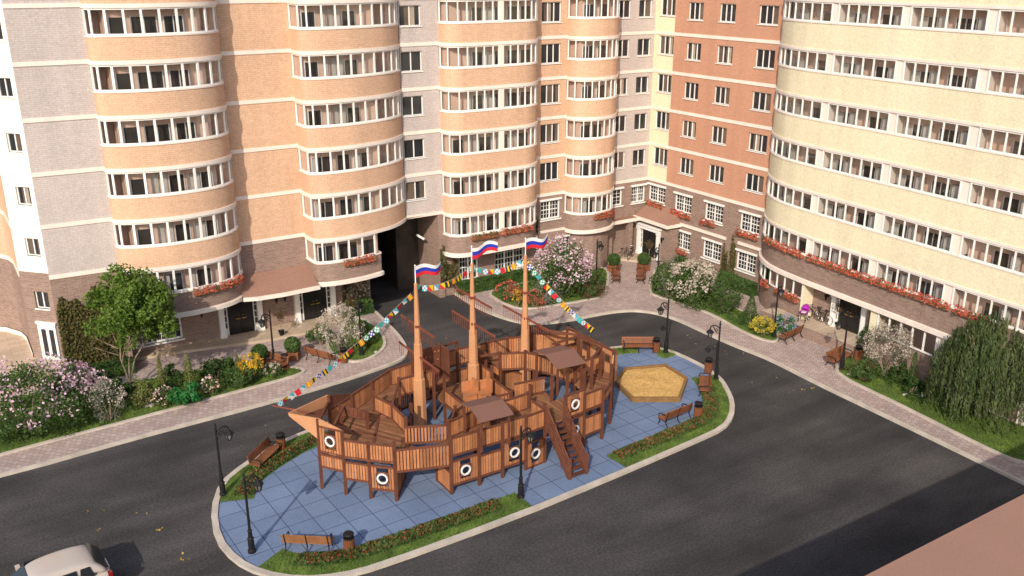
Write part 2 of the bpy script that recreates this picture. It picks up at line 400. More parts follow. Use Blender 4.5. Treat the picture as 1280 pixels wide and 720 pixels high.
# pavements
Z = .12
left_edge = [(-95, -13.0), at(0, 596, Z), at(160, 550, Z), at(320, 508, Z), at(420, 479, Z), at(480, 459, Z), at(502, 450, Z), at(510, 443, Z), at(509, 432, Z), at(500, 418, Z), at(483, 401, Z), at(467, 385, Z), (-26.1, -.5)]
right_edge = [(-19.9, -.5), at(560, 361, Z), at(588, 380, Z), at(613, 392, Z), at(640, 401, Z), at(667, 405.5, Z), at(710, 401, Z), at(753, 392, Z), at(775, 389, Z), at(793, 388, Z), at(812, 390, Z), at(827, 393, Z), at(850, 401, Z), at(873, 412, Z), at(915, 431, Z), at(960, 448, Z), at(1022, 480, Z), at(1115, 524, Z), at(1210, 570, Z), at(1267, 598, Z), (-10.0, -46)]
for e, back in ((left_edge, [(-26.1, .5), (-95, .5)]), (right_edge, [(.5, -46), (.5, .5), (-19.9, .5)])):
    e = smooth_open(e, 2)
    off = offset_open(e, .22)
    g = MB(); g.prism(off+back, 0, Z); structure('pavement', g, M['paving'])
    k = MB(); strip(k, e, off, 0, Z+.02); structure('pavement_kerb', k, M['kerb'])

def bed(px, closed_world=None, kerb=True, sm=2, z=.12, kerbs=None):
    p = [q if isinstance(q, tuple) and len(q) == 3 and q[2] == 'w' else q for q in px]
    P = [at(q[0], q[1], z) if len(q) == 2 else (q[0], q[1]) for q in p]
    P = smooth_closed(P, sm)
    if area(P) < 0: P = P[::-1]
    i1 = inset(P, .2)
    k = MB(); strip(k, P+[P[0]], i1+[i1[0]], .05, .21); structure('bed_kerb', k, M['kerb'])
    g = MB(); g.prism(i1, .05, .18); structure('lawn', g, M['lawn']); GRASS.append((i1, None, .18)); return i1
bed([(-20, 578), (0, 570), (160, 528), (320, 485), (372, 471), (385, 464), (372, 460), (348, 457), (318, 449), (285, 455), (230, 466), (160, 478), (95, 486), (40, 492), (-20, 500)], sm=2)
bed([(424, 449), (440, 454), (456, 452), (474, 444), (485, 431), (478, 415), (464, 403), (445, 396), (430, 399), (424, 418), (405, 430), (412, 442)])
bed([(606, 366), (622, 377), (640, 385), (657, 388), (700, 382), (740, 375), (757, 371), (762, 350), (761, 336), (735, 332), (690, 342), (640, 358)])
bed([(821, 326), (808, 366), (820, 371), (853, 381), (890, 394), (923, 414), (957, 428), (976, 428), (975, 415), (962, 398), (935, 392), (915, 383), (900, 362), (880, 347), (850, 330)])
bed([(1040, 462), (1052, 472), (1070, 482), (1127, 509), (1227, 560), (1285, 585), (-4.0, -44, 'w'), (-4.2, -33, 'w'), (1135, 452), (1095, 436), (1062, 440)])
# raised terraces by the doors
def terrace(px, step=True, z=.3):
    P = [at(q[0], q[1], z) if len(q) == 2 else (q[0], q[1]) for q in px]
    g = MB(); g.prism(P, .06, z); structure('terrace', g, M['terrace'])
terrace([(165, 448), (240, 437), (330, 425), (400, 412), (441, 394), (-26.9, -.4, 'w'), (-42.6, -.4, 'w')])
terrace([(762, 322), (800, 326), (830, 321), (.2, -4.6, 'w'), (.2, .2, 'w'), (-4.4, .2, 'w')])
terrace([(-4.2, -17.3, 'w'), (-4.05, -25.4, 'w'), (-1.9, -25.5, 'w'), (-1.9, -19.85, 'w'), (-2.7, -19.6, 'w'), (-2.6, -17.3, 'w')], z=.8)
mb_ = MB(); strip(mb_, [(-4.23, -17.3), (-4.08, -25.4)], [(-4.0, -17.3), (-3.95, -25.4)], .1, .805); structure('terrace_step', mb_, M['brown'])
terrace([(-14, 469), (0, 466), (74, 451), (-46.55, -2.1, 'w'), (-48.0, -.2, 'w'), (-48.0, 3.5, 'w'), (-50, 7.5, 'w'), (-58, 15, 'w'), (-75, 15, 'w'), (-75, -6, 'w')], z=1.4)

# ------------------------------------------------------------------ apartment buildings
TOPK = 5
def wall(parent, name, p0, p1, z0, z1, mt, holes=(), depth=.2, label=None):
    p0 = Vector(p0); p1 = Vector(p1); d = p1-p0; L = d.length; d.normalize(); nin = Vector((-d.y, d.x))
    S = sorted({0, L, *[h[0] for h in holes], *[h[1] for h in holes]}); Zs = sorted({z0, z1, *[h[2] for h in holes], *[h[3] for h in holes]})
    mb = MB()
    P = lambda s, z, t=0: (p0.x+d.x*s+nin.x*t, p0.y+d.y*s+nin.y*t, z)
    for s0, s1 in zip(S, S[1:]):
        for a, b in zip(Zs, Zs[1:]):
            c = ((s0+s1)/2, (a+b)/2)
            if any(h[0] < c[0] < h[1] and h[2] < c[1] < h[3] for h in holes): continue
            mb.face([P(s0, a), P(s1, a), P(s1, b), P(s0, b)], uv=[(s0, a), (s1, a), (s1, b), (s0, b)])
    for h in holes:
        s0, s1, a, b = h[:4]
        for q in ([P(s0,a),P(s0,b),P(s0,b,depth),P(s0,a,depth)], [P(s1,b),P(s1,a),P(s1,a,depth),P(s1,b,depth)], [P(s0,b),P(s1,b),P(s1,b,depth),P(s0,b,depth)], [P(s1,a),P(s0,a),P(s0,a,depth),P(s1,a,depth)]): mb.face(q)
    o = mb.build(name, mt, parent)
    if label: o['label'] = label
    return o
WIN = {}
def window_mesh(kind, w, h):
    key = (kind, round(w, 2), round(h, 2))
    if key in WIN: return WIN[key]
    f = MB(); t = .055; D = .08
    if kind == 'grid': t = .12
    f.box((-w/2, 0, 0), (-w/2+t, D, h)); f.box((w/2-t, 0, 0), (w/2, D, h)); f.box((-w/2+t, 0, 0), (w/2-t, D, t)); f.box((-w/2+t, 0, h-t), (w/2-t, D, h))
    iw = w-2*t
    if kind == 'grid':
        nc = max(1, round(w/1.0)); cw = iw/nc
        for i in range(1, nc): f.box((-w/2+t+i*cw-.06, .004, t), (-w/2+t+i*cw+.06, D-.004, h-t))
        for i in range(nc):
            x0 = -w/2+t+i*cw
            for j in (1, 2): f.box((x0+cw*j/3-.014, .02, t+.002), (x0+cw*j/3+.014, .05, h-t-.002))
            for j in (1, 2, 3): f.box((x0+.06, .024, t+(h-2*t)*j/4-(.035 if j == 2 else .014)), (x0+cw-.06, .047, t+(h-2*t)*j/4+(.035 if j == 2 else .014)))
        f.box((-w/2-.10, -.24, h), (w/2+.10, 0, h+.14)); f.box((-w/2-.08, -.24, -.09), (w/2+.08, 0, 0))
    else:
        n = 3 if w > 1.45 and kind != 'two' else 2
        for i in range(1, n): f.box((-w/2+t+iw*i/n-.035, .004, t), (-w/2+t+iw*i/n+.035, D-.004, h-t))
        f.box((-w/2-.05, -.2, -.06), (w/2+.05, 0, 0))
    fo = f.build('window', M['white']); pv = []
    for v in range(5):
        p = MB(); p.box((-w/2+t, .055, t), (w/2-t, .065, h-t), 0)
        if kind != 'grid' and v:
            nn = 3 if kind == 'plain' and w > 1.45 else 2
            for i in range(nn):
                q = (v*3+i*2) % 5; x0 = -w/2+t+iw*i/nn
                if q == 0: p.box((x0+.04, .05, t), (x0+iw/nn*.55, .0545, h-t), 2)
                elif q == 1: p.box((x0+.03, .05, t), (x0+iw/nn-.03, .0545, h-t), 1)
                elif q == 3: p.box((x0+iw/nn*.5, .05, t), (x0+iw/nn-.04, .0545, h-t), 1)
        po = p.build('pane', [M['skypane'], M['panemid'], M['panecurt']]); pv.append(po.data); bpy.data.objects.remove(po)
    WIN[key] = (fo.data, pv); bpy.data.objects.remove(fo)
    return WIN[key]
def window(parent, kind, c, z, w, h, ang, depth=.12):
    fm, pm = window_mesh(kind, w, h)
    o = bpy.data.objects.new('window', fm); link(o, parent)
    o.location = (c[0]-math.sin(ang)*depth, c[1]+math.cos(ang)*depth, z); o.rotation_euler = (0, 0, ang)
    q = bpy.data.objects.new('pane', random.choice(pm)); link(q, o)
    # curtain behind some panes would be hidden by the dark glass; the pane alone reflects the court
    return o
def facade(parent, p0, p1, z0, z1, mt, wins, name='wall', label=None, kind='plain'):
    # wins: (s_centre, z_bottom, w, h, kind)
    holes = [(s-w/2, s+w/2, zb, zb+h) for s, zb, w, h, kd in wins]
    wall(parent, name, p0, p1, z0, z1, mt, holes, label=label)
    a = Vector(p0); d = (Vector(p1)-a).normalized(); ang = math.atan2(d.y, d.x)
    for s, zb, w, h, kd in wins: window(parent, kd, a+d*s, zb, w, h, ang)
def off_path(p, d):            # to the right of travel = outwards
    return offset_open(p, -d)
def band(mb, path, z0, z1, out, m=0, back=.05):
    a = off_path(path, out); b = off_path(path, -back)
    strip(mb, b, a, z0, z1, m)
    mb.face([(*a[0], z0), (*b[0], z0), (*b[0], z1), (*a[0], z1)], m=m); mb.face([(*b[-1], z0), (*a[-1], z0), (*a[-1], z1), (*b[-1], z1)], m=m)
    for a0, a1, b0, b1 in zip(a, a[1:], b, b[1:]): mb.face([(*b0, z0), (*b1, z0), (*a1, z0), (*a0, z0)], m=m)
def pathlen(p): return [0]+list(np.cumsum([math.dist(a, b) for a, b in zip(p, p[1:])]))
def path_at(p, s):
    L = pathlen(p)
    for i in range(len(p)-1):
        if s <= L[i+1] or i == len(p)-2:
            t = (s-L[i])/(L[i+1]-L[i]); a, b = Vector(p[i]), Vector(p[i+1]); return a.lerp(b, t), (b-a).normalized()
def curved(mb, path, z0, z1, m=0):
    L = pathlen(path)
    for i in range(len(path)-1):
        a, b = path[i], path[i+1]
        mb.face([(*a, z0), (*b, z0), (*b, z1), (*a, z1)], uv=[(L[i], z0), (L[i+1], z0), (L[i+1], z1), (L[i], z1)], m=m)
def sub_path(p, s0, s1):
    L = pathlen(p); out = [tuple(path_at(p, s0)[0])]
    out += [p[i] for i in range(len(p)) if s0+.02 < L[i] < s1-.02]
    return out+[tuple(path_at(p, s1)[0])]
def glazing(path, z0, z1, s_list, mw, out=0.0, thick=.07, rails=.09):
    f = MB()
    pa = sub_path(path, s_list[0], s_list[-1])
    i_ = off_path(pa, -.10); 
    band(f, off_path(pa, -.05), z0, z0+rails, .05, back=.03); band(f, off_path(pa, -.05), z1-rails, z1, .05, back=.03)
    for s in s_list:
        c, d = path_at(path, s); n = Vector((-d.y, d.x)); c = c+n*.05
        T = Matrix(((d.x, n.x, 0, c.x), (d.y, n.y, 0, c.y), (0, 0, 1, 0), (0, 0, 0, 1)))
        f.box((-mw/2, -.055, z0+.01), (mw/2, .035, z1-.01), 0, T)
    p = MB(); q = off_path(pa, -.06); curved(p, q, z0+.02, z1-.02)
    return f, p
def inner_wall(x0, x1, y, z0, z1, seed, xa, xb, ymain):
    rr = random.Random(seed); mb = MB()
    mb.face([(xa, ymain-.02, z0), (xb, ymain-.02, z0), (xb, ymain-.02, z1), (xa, ymain-.02, z1)], m=0)
    mb.face([(x0, ymain, z0), (x0, y-.02, z0), (x0, y-.02, z1), (x0, ymain, z1)], m=0); mb.face([(x1, y-.02, z0), (x1, ymain, z0), (x1, ymain, z1), (x1, y-.02, z1)], m=0)
    mb.face([(x0, y-.02, z0), (x1, y-.02, z0), (x1, y-.02, z1), (x0, y-.02, z1)], m=0)
    x = x0+.25
    while x < x1-1.0:
        k = rr.random()
        if k < .30:
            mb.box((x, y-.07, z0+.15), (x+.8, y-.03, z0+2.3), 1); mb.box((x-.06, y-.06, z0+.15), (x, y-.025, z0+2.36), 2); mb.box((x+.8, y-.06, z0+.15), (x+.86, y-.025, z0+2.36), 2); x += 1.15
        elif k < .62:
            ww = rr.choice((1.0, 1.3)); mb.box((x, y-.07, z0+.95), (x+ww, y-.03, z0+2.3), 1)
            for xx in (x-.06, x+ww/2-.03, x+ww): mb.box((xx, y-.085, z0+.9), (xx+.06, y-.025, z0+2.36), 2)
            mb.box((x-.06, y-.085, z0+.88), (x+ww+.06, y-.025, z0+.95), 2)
            if rr.random() < .55: mb.box((x+.02, y-.08, z0+.97), (x+ww*rr.choice((.3, .45)), y-.071, z0+2.28), 3)
            x += ww+.45
        elif k < .9:
            mb.box((x, y-.09, z0+.3), (x+.35, y-.04, z0+2.5), 3); x += .5
        else: x += .6
    return mb

LEFT = thing('apartment_building', 'tall orange and pinkish grey brick apartment building with round glazed balcony towers and an archway', 'building')
def zk(k): return 6.6+3*k
ks = range(0, TOPK+1); ZT = zk(TOPK)+3
# far left chamfer and returning wall
cw = [(1.28, zk(k)-1.75 if k else 4.62, .95, 1.05, 'plain') for k in range(0, TOPK+2)]
facade(LEFT, (-48.12, -.6), (-46.73, -2.1), 6.85, ZT, M['cream'], [q for q in cw if q[1] > 6.85], label='narrow cream rendered corner strip')
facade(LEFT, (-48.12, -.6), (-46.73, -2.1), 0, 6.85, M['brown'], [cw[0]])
far = [(-58, 14), (-53.5, 9.2), (-50.6, 6.6), (-49.0, 4.9), (-48.3, 3.5), (-48.12, 2.4), (-48.12, -.6)]
mb = MB(); curved(mb, far, 6.6, ZT); mb.build('wall', M['orange'], LEFT)
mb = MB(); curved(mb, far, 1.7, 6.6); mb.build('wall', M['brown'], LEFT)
mb = MB(); curved(mb, off_path(far, .06), 0, 1.7); mb.build('base_wall', M['band'], LEFT)
for k in ks: mb = MB(); band(mb, far, zk(k)-.12, zk(k)+.12, .05); mb.build('band_course', M['band'], LEFT)
# flat bays of the left wing
facade(LEFT, (-46.73, -2.1), (-42.9, -2.3), 6.6, ZT, M['pink'], [], label='windowless pinkish grey brick wall')
facade(LEFT, (-46.73, -2.1), (-42.9, -2.3), 0, 6.6, M['brown'], [])
facade(LEFT, (-35.5, -1.2), (-31.0, -1.2), 6.6, ZT, M['orange'], [], label='windowless orange brick wall')
facade(LEFT, (-35.5, -1.2), (-31.0, -1.2), 3.4, 6.6, M['brown'], [])
facade(LEFT, (-23.3, -.9), (-20.3, -.9), 6.6, ZT, M['pink'], [(.88, zk(k)+1.2, 1.6, 1.35, 'two') for k in ks])
facade(LEFT, (-20.72, -.9), (-20.25, -.9), 0, 6.6, M['brown'], [])
facade(LEFT, (-12.1, -.4), (-9.0, -.4), 6.6, ZT, M['orange'], [(1.63, zk(k)+1.1, 1.78, 1.45, 'plain') for k in ks])
facade(LEFT, (-12.1, -.4), (-9.0, -.4), 3.6, 6.6, M['brown'], [(1.75, 4.55, 1.9, 1.55, 'grid')])
facade(LEFT, (-4.2, 0), (0, 0), 6.6, ZT, M['pink'], [q for k in ks for q in ((1.0, zk(k)+1.2, 1.25, 1.35, 'plain'), (3.15, zk(k)+1.2, 1.35, 1.35, 'plain'))])
facade(LEFT, (-4.2, 0), (0, 0), 3.4, 6.6, M['brown'], [(.8, 4.6, 1.4, 1.45, 'grid'), (3.25, 4.6, 1.5, 1.45, 'grid')])
facade(LEFT, (-4.2, 0), (0, 0), 0, 3.4, M['brown'], [])
# ground floor, set back under the towers
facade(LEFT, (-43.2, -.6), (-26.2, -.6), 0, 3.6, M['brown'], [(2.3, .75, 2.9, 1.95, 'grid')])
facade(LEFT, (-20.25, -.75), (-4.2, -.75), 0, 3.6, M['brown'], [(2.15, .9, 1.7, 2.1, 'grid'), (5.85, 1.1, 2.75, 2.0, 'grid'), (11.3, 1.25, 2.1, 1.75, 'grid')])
mb = MB(); curved(mb, [(-26.2, -.6), (-26.2, 13)], 0, 6.6); mb.face([(-20.72, 13, 0), (-20.72, -.9, 0), (-20.72, -.9, 6.6), (-20.72, 13, 6.6)])
mb.face([(-26.2, 12.8, 0), (-20.72, 12.8, 0), (-20.72, 12.8, 6.6), (-26.2, 12.8, 6.6)])
mb.face([(-26.6, -1.3, 6.58), (-20.3, -.85, 6.58), (-20.3, 13, 6.58), (-26.6, 13, 6.58)])
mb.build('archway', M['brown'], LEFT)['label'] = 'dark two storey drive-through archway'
mb = MB(); mb.box((-22.6, 2.4, 0), (-20.74, 12.7, 6.57)); mb.box((-26.18, 4.5, 0), (-25.2, 12.7, 6.57)); mb.build('passage_shade', M['dark'], LEFT)  # boxes added deep in the passage, their near-black colour painting its shade
mb = MB(); mb.bar((-21.75, .6, 4.75), (-21.2, .5, 4.35), .16, .16); mb.build('arch_light', M['white'], LEFT)
mb = MB()
for p in ([(-46.73, -2.1), (-42.9, -2.3)], [(-35.5, -1.2), (-31.0, -1.2)], [(-23.3, -.9), (-20.3, -.9)], [(-12.1, -.4), (-9.0, -.4)], [(-4.2, 0), (-.05, 0)]):
    for k in range(0, TOPK+1): mb = MB(); band(mb, p, zk(k)-.12, zk(k)+.12, .05); mb.build('band_course', M['band'], LEFT)
mb = MB(); band(mb, [(-12.1, -.4), (-9.0, -.4)], 3.45, 3.7, .12); mb.build('cornice', M['band'], LEFT)

def tower(path, s_front, ymain, klist, mt, n_key, mw, s_mull, ph=1.35, seed=0, kbrown=None, label=None):
    """stack of round glazed balconies; the lowest one may be brown brick"""
    L = pathlen(path)[-1]
    def parts(mt, zb, seed, path=path, s_mull=s_mull):
        mb = MB(); p = path
        curved(mb, p, 0, ph, 0)
        band(mb, p, -.16, .06, .07, 1); band(mb, p, ph-.04, ph+.05, .04, 1)
        poly = list(p)+[(p[-1][0], ymain), (p[0][0], ymain)]
        mb.prism(poly, -.1, .03, 2, bottom=True)
        o = mb.build('balcony', [mt, M['band'], M['slab']], LEFT); o.location = (0, 0, zb)
        fr, pn = glazing(p, ph+.05, 2.84, s_mull, mw)
        f = fr.build('window_frame', M['white'], o); q = pn.build('pane', M['glass'], o)
        yin = min(q[1] for q in p)+.8; xs_ = [path_at(p, s)[0].x for s in np.linspace(0, pathlen(p)[-1], 200) if path_at(p, s)[0].y < yin-.25]
        iw = inner_wall(min(xs_)+.05, max(xs_)-.05, yin, .03, 2.9, seed, p[0][0]+.02, p[-1][0]-.02, ymain); iw.build('inner_wall', [M['inner'], M['dark'], M['white'], M['curtain']], o)
        return o
    first = None
    for k in klist:
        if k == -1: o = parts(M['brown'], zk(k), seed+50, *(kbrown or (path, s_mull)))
        elif first is None or k % 2 == 0 and k < 4: o = parts(mt, zk(k), seed+k); first = o
        else:
            o = first.copy(); link(o, LEFT); o.location = (0, 0, zk(k))
            for ch in list(first.children): c = ch.copy(); link(c, o)
    return o
def mulls(path, xs):
    out = []
    L = pathlen(path)
    for x in xs:
        best = min((abs(path_at(path, s)[0].x-x), s) for s in np.linspace(.03, L[-1]-.03, 600)); out.append(float(best[1]))
    return sorted(out)
B1 = [(-42.95,-2.3),(-42.9,-2.75),(-42.5,-3.1),(-41.6,-3.5),(-40.5,-3.78),(-39.3,-3.85),(-38.2,-3.75),(-37.2,-3.5),(-36.4,-3.05),(-35.8,-2.4),(-35.5,-1.7),(-35.45,-1.2)]
B2 = [(-31.0,-1.2),(-30.98,-2.8),(-30.6,-3.05),(-29.8,-3.25),(-28.7,-3.3),(-27.6,-3.2),(-26.5,-2.95),(-25.4,-2.6),(-24.5,-2.1),(-23.8,-1.5),(-23.45,-1.1),(-23.35,-.9)]
B3 = [(-20.3,-.9),(-20.25,-1.5),(-20.05,-1.95),(-19.6,-2.25),(-19.0,-2.4),(-14.3,-2.4),(-13.5,-2.25),(-12.8,-1.85),(-12.3,-1.3),(-12.12,-.8),(-12.1,-.4)]
B4 = [(-9.0,-.4),(-8.95,-1.1),(-8.7,-1.6),(-8.2,-1.98),(-7.5,-2.2),(-6.7,-2.22),(-5.8,-2.05),(-5.1,-1.65),(-4.5,-1.0),(-4.25,-.4),(-4.2,0)]
B1, B2, B3, B4 = (smooth_open(p, 2) for p in (B1, B2, B3, B4))
kall = range(-1, TOPK+1)
tower(B1, 0, -1.2, kall, M['orange'], 0, .13, [.1]+mulls(B1, [-42.7, -42.0, -41.1, -40.2, -39.25, -38.3, -37.4, -36.55, -35.85])+[pathlen(B1)[-1]-.1], seed=1)
b2m = mulls(B2, [-30.5, -29.6, -28.7, -27.8, -26.9, -26.0, -25.2, -24.4, -23.8])
b2low = sub_path(B2, 0, mulls(B2, [-26.25])[0]); b2low = b2low+[(-26.22, -2.3), (-26.2, -1.2)]
tower(B2, 0, -.95, kall, M['orange'], 0, .10, [.1, 1.45]+b2m+[pathlen(B2)[-1]-.08], seed=11, kbrown=(b2low, [.1, 1.45]+mulls(B2, [-30.5, -29.6, -28.7, -27.7, -26.7])))
tower(B3, 0, -.5, kall, M['orange'], 0, .075, [.1]+mulls(B3, [-20.1, -19.5, -18.85, -18.15, -17.5, -16.8, -16.3, -15.95, -15.35, -14.7, -14.05, -13.4, -12.8, -12.4])+[pathlen(B3)[-1]-.1], seed=21)
tower(B4, 0, -.1, kall, M['orange'], 0, .075, [.1]+mulls(B4, [-8.85, -8.35, -7.8, -7.2, -6.55, -5.9, -5.3, -4.8, -4.4])+[pathlen(B4)[-1]-.08], seed=31)
for k in kall: mb = MB(); mb.box((-16.3, -2.42, zk(k)+1.41), (-15.95, -2.2, zk(k)+2.83)); mb.build('pier', M['band'], LEFT)   # pale pier in the long tower's glazing
# cornice under the towers and wall beneath
for nm, p in (('cornice', B1), ('cornice', b2low), ('cornice', B3), ('cornice', B4)):
    mb = MB(); band(mb, p, 3.38, 3.62, .16); mb.build(nm, M['band'], LEFT)
mb = MB(); curved(mb, [(-8.7, -.75), (-8.6, -1.35), (-8.0, -1.75), (-7.2, -1.95), (-6.3, -1.9), (-5.3, -1.5), (-4.7, -.9), (-4.5, .1)], 0, 3.5); mb.build('wall', M['brown'], LEFT)
# sloping canopy between the two left towers
mb = MB()
e = [(-36.0, -3.05), (-35.2, -3.35), (-33.5, -3.5), (-31.0, -3.35)]; bk = [(-36.0, -1.2), (-35.2, -1.19), (-33.5, -1.19), (-31.0, -1.19)]
for a0, a1, b0, b1 in zip(e, e[1:], bk, bk[1:]):
    mb.face([(*a0, 3.58), (*a1, 3.58), (*b1, 4.5), (*b0, 4.5)]); mb.face([(*b0, 3.4), (*b1, 3.4), (*a1, 3.4), (*a0, 3.4)])
mb.build('canopy', M['canopy'], LEFT)
mb = MB(); band(mb, e, 3.36, 3.6, .12); mb.build('cornice', M['band'], LEFT)
# the entrance porch in the corner: side entrance facing -X
mb = MB(); pe = [(-4.6, -.95), (-1.55, -.95)]
mb.box((-4.55, -.95, 3.35), (-1.5, 0, 3.55)); mb.build('canopy', M['canopy'], LEFT)
mb = MB(); band(mb, pe, 3.33, 3.6, .1); mb.build('cornice', M['band'], LEFT)
mb = MB(); mb.box((-2.6, -.9, .3), (-2.15, -.5, 3.34)); mb.build('pillar', M['brown'], LEFT)

def portal(parent, c, ang, z, w=2.75, h=2.65):
    """double door with side lights, white pilasters and entablature"""
    T = Matrix.Translation((c[0], c[1], z)) @ Matrix.Rotation(ang, 4, 'Z')
    o = MB()
    for s in (-1, 1):
        a, b = sorted((s*w/2, s*(w/2-.34)))
        o.box((a, -.32, 0), (b, .0, h-.32), 0, T); o.box((a-.04, -.36, 0), (b+.04, 0, .22), 0, T); o.box((a-.04, -.36, h-.5), (b+.04, 0, h-.36), 0, T)
        a, b = sorted((s*.86, s*.92)); o.box((a, -.14, 0), (b, -.02, h-.42), 0, T)
    o.box((-w/2-.05, -.38, h-.32), (w/2+.05, 0, h-.02), 0, T); o.box((-w/2-.16, -.48, h-.02), (w/2+.16, 0, h+.12), 0, T)
    o.box((-.92, -.14, h-.42), (.92, -.02, h-.33), 0, T)
    p = o.build('door_surround', M['white'], parent)
    for s in (-1, 1):
        d = MB(); a, b = sorted((s*.01, s*.85)); d.box((a, -.12, .03), (b, -.05, h-.44), 0, T)
        for zz in (.25, 1.25): d.box((a+.14, -.135, zz), (b-.14, -.118, zz+.75), 0, T)
        dl = d.build('door', M['door'], p)
        hd = MB(); a, b = sorted((s*.06, s*.34)); hd.box((a, -.2, 1.08), (b, -.15, 1.14), 0, T); hd.lathe([(.02, 0), (.05, .03), (.02, .06)], tuple(T @ Vector((s*.12, -.17, 1.3))), 8)
        hd.build('handle', M['brass'], p)
        g2 = MB(); a, b = sorted((s*.94, s*(w/2-.36))); g2.box((a, -.10, .5), (b, -.05, h-.5), 0, T); g2.build('sidelight', M['skypane'], p)
        g3 = MB()
        g3.box((a, -.125, .05), (b, -.06, .5), 0, T)
        for zz in (.5, .95, 1.4, 1.85): g3.box((a, -.12, zz), (b, -.101, zz+.05), 0, T)
        g3.build('sidelight_frame', M['white'], p)
    return p
portal(LEFT, (-35.65, -.6), 0, .3, 2.9); portal(LEFT, (-30.45, -.6), 0, .3, 2.95)
def wall_lamp(parent, c, ang, z):
    T = Matrix.Translation((c[0], c[1], z)) @ Matrix.Rotation(ang, 4, 'Z')
    m = MB(); m.box((-.05, -.04, -.1), (.05, 0, .1), 0, T); m.bar(T @ Vector((0, -.02, .05)), T @ Vector((0, -.22, .12)), .03, .03)
    m.lathe([(.02, .14), (.13, .02), (.09, 0), (.06, -.24), (.02, -.3)], tuple(T @ Vector((0, -.25, 0))), 8); m.build('wall_lantern', M['iron'], parent)
for x in (-38.2, -33.2, -32.6, -28.2): wall_lamp(LEFT, (x, -.6), 0, 2.3)
# white double door on the chamfer
d = Vector((1.39, -1.5)).normalized(); ca = math.atan2(d.y, d.x); c = Vector((-48.12, -.6))+d*1.35
T = Matrix.Translation((c.x, c.y, 1.4)) @ Matrix.Rotation(ca, 4, 'Z')
mb = MB()
for s in (-1, 1):
    mb.box(tuple(sorted((s*.62, s*.54)))[:1]+(-.12, 0), tuple(sorted((s*.62, s*.54)))[1:]+(-.003, 2.3), 0, T)
mb.box((-.7, -.16, 2.3), (.7, -.003, 2.42), 0, T); mb.box((-.54, -.09, 2.1), (.54, -.004, 2.3), 0, T)
fr = mb.build('door_surround', M['white'], LEFT)
for s in (-1, 1):
    mb = MB(); a, b = sorted((s*.01, s*.53)); mb.box((a, -.08, .02), (b, -.02, 2.09), 0, T); mb.build('door', M['white'], fr)
    mb = MB(); mb.box((a+.1, -.09, .25), (b-.1, -.081, 1.95), 0, T); mb.build('door_glass', M['skypane'], fr)
# roof and rear faces close the block
mb = MB(); poly = [(-58, 14)]+far[1:]+[(-46.73, -2.1)]+[(-42.9, -2.3)]+B1[1:-1]+[(-35.5, -1.2)]+B2+B3+B4+[(0, 0), (13, 0), (13, 14)]
mb.prism(poly, ZT, ZT+.5, bottom=True); mb.build('roof', M['band'], LEFT)
mb = MB(); mb.face([(13, 13.9, 0), (-58, 13.9, 0), (-58, 13.9, ZT), (13, 13.9, ZT)]); mb.build('wall', M['orange'], LEFT)

# ---------------------------------------------------------------- right wing
RIGHT = thing('apartment_building', 'tall terracotta and pale yellow brick apartment building with long ribbon balconies on the right', 'building')
rw = []
for k in ks:
    for y, ww in ((-4.62, 1.62), (-7.96, 1.62), (-11.93, 1.82)): rw.append((-y, zk(k)+1.15, ww, 1.3, 'plain'))
facade(RIGHT, (0, -2.35), (0, -13.3), 6.6, ZT, M['red'], [(s-2.35, *q) for s, *q in rw])
facade(RIGHT, (0, 0), (0, -2.35), 6.6, ZT, M['yellow'], [(1.45, zk(k)+1.35, 1.75, 1.45, 'plain') for k in ks], label='narrow pale yellow strip by the corner')
bw = [(1.25, 4.75, 2.1, 1.4, 'grid')]+[(s, 4.55, 2.0, 1.45, 'grid') for s in (4.5, 8.05, 11.85)]+[(s, 1.45, 2.0, 1.5, 'grid') for s in (4.6, 8.1, 11.8)]
facade(RIGHT, (0, 0), (0, -13.6), 0, 6.6, M['brown'], bw)
for k in ks: mb = MB(); band(mb, [(0, -.06), (0, -13.3)], zk(k)-.12, zk(k)+.12, .05); mb.build('band_course', M['band'], RIGHT)
for p in ([(0, -4.0), (0, -9.6)], [(0, -10.9), (0, -13.4)]): mb = MB(); band(mb, p, 3.45, 3.68, .12); mb.build('cornice', M['band'], RIGHT)
# vestibule in the corner
mb = MB(); mb.box((-1.15, -4.3, .3), (-.003, -3.3, 3.4)); mb.box((-1.15, -.45, .3), (-.003, -.02, 3.4)); mb.box((-.5, -3.3, .3), (-.003, -.45, 3.4)); mb.build('vestibule', M['brown'], RIGHT)
mb = MB(); e = [(-1.5, -.2), (-1.5, -4.5), (-.0, -4.5)]
mb.face([(-1.45, -.2, 3.6), (-.003, -.2, 4.5), (-.003, -4.2, 4.5), (-1.45, -4.45, 3.6)]); mb.face([(-1.45, -4.45, 3.6), (-.003, -4.2, 4.5), (-.003, -4.45, 3.6)])
mb.face([(-1.45, -.2, 3.4), (-1.45, -4.45, 3.4), (0, -4.45, 3.4), (0, -.2, 3.4)]); mb.build('canopy', M['canopy'], RIGHT)
mb = MB(); band(mb, e, 3.36, 3.62, .1); mb.build('cornice', M['band'], RIGHT)
portal(RIGHT, (-.98, -1.85), -math.pi/2, .3, 2.85); 
for y in (-3.7,): wall_lamp(RIGHT, (-1.15, y), -math.pi/2, 2.3)
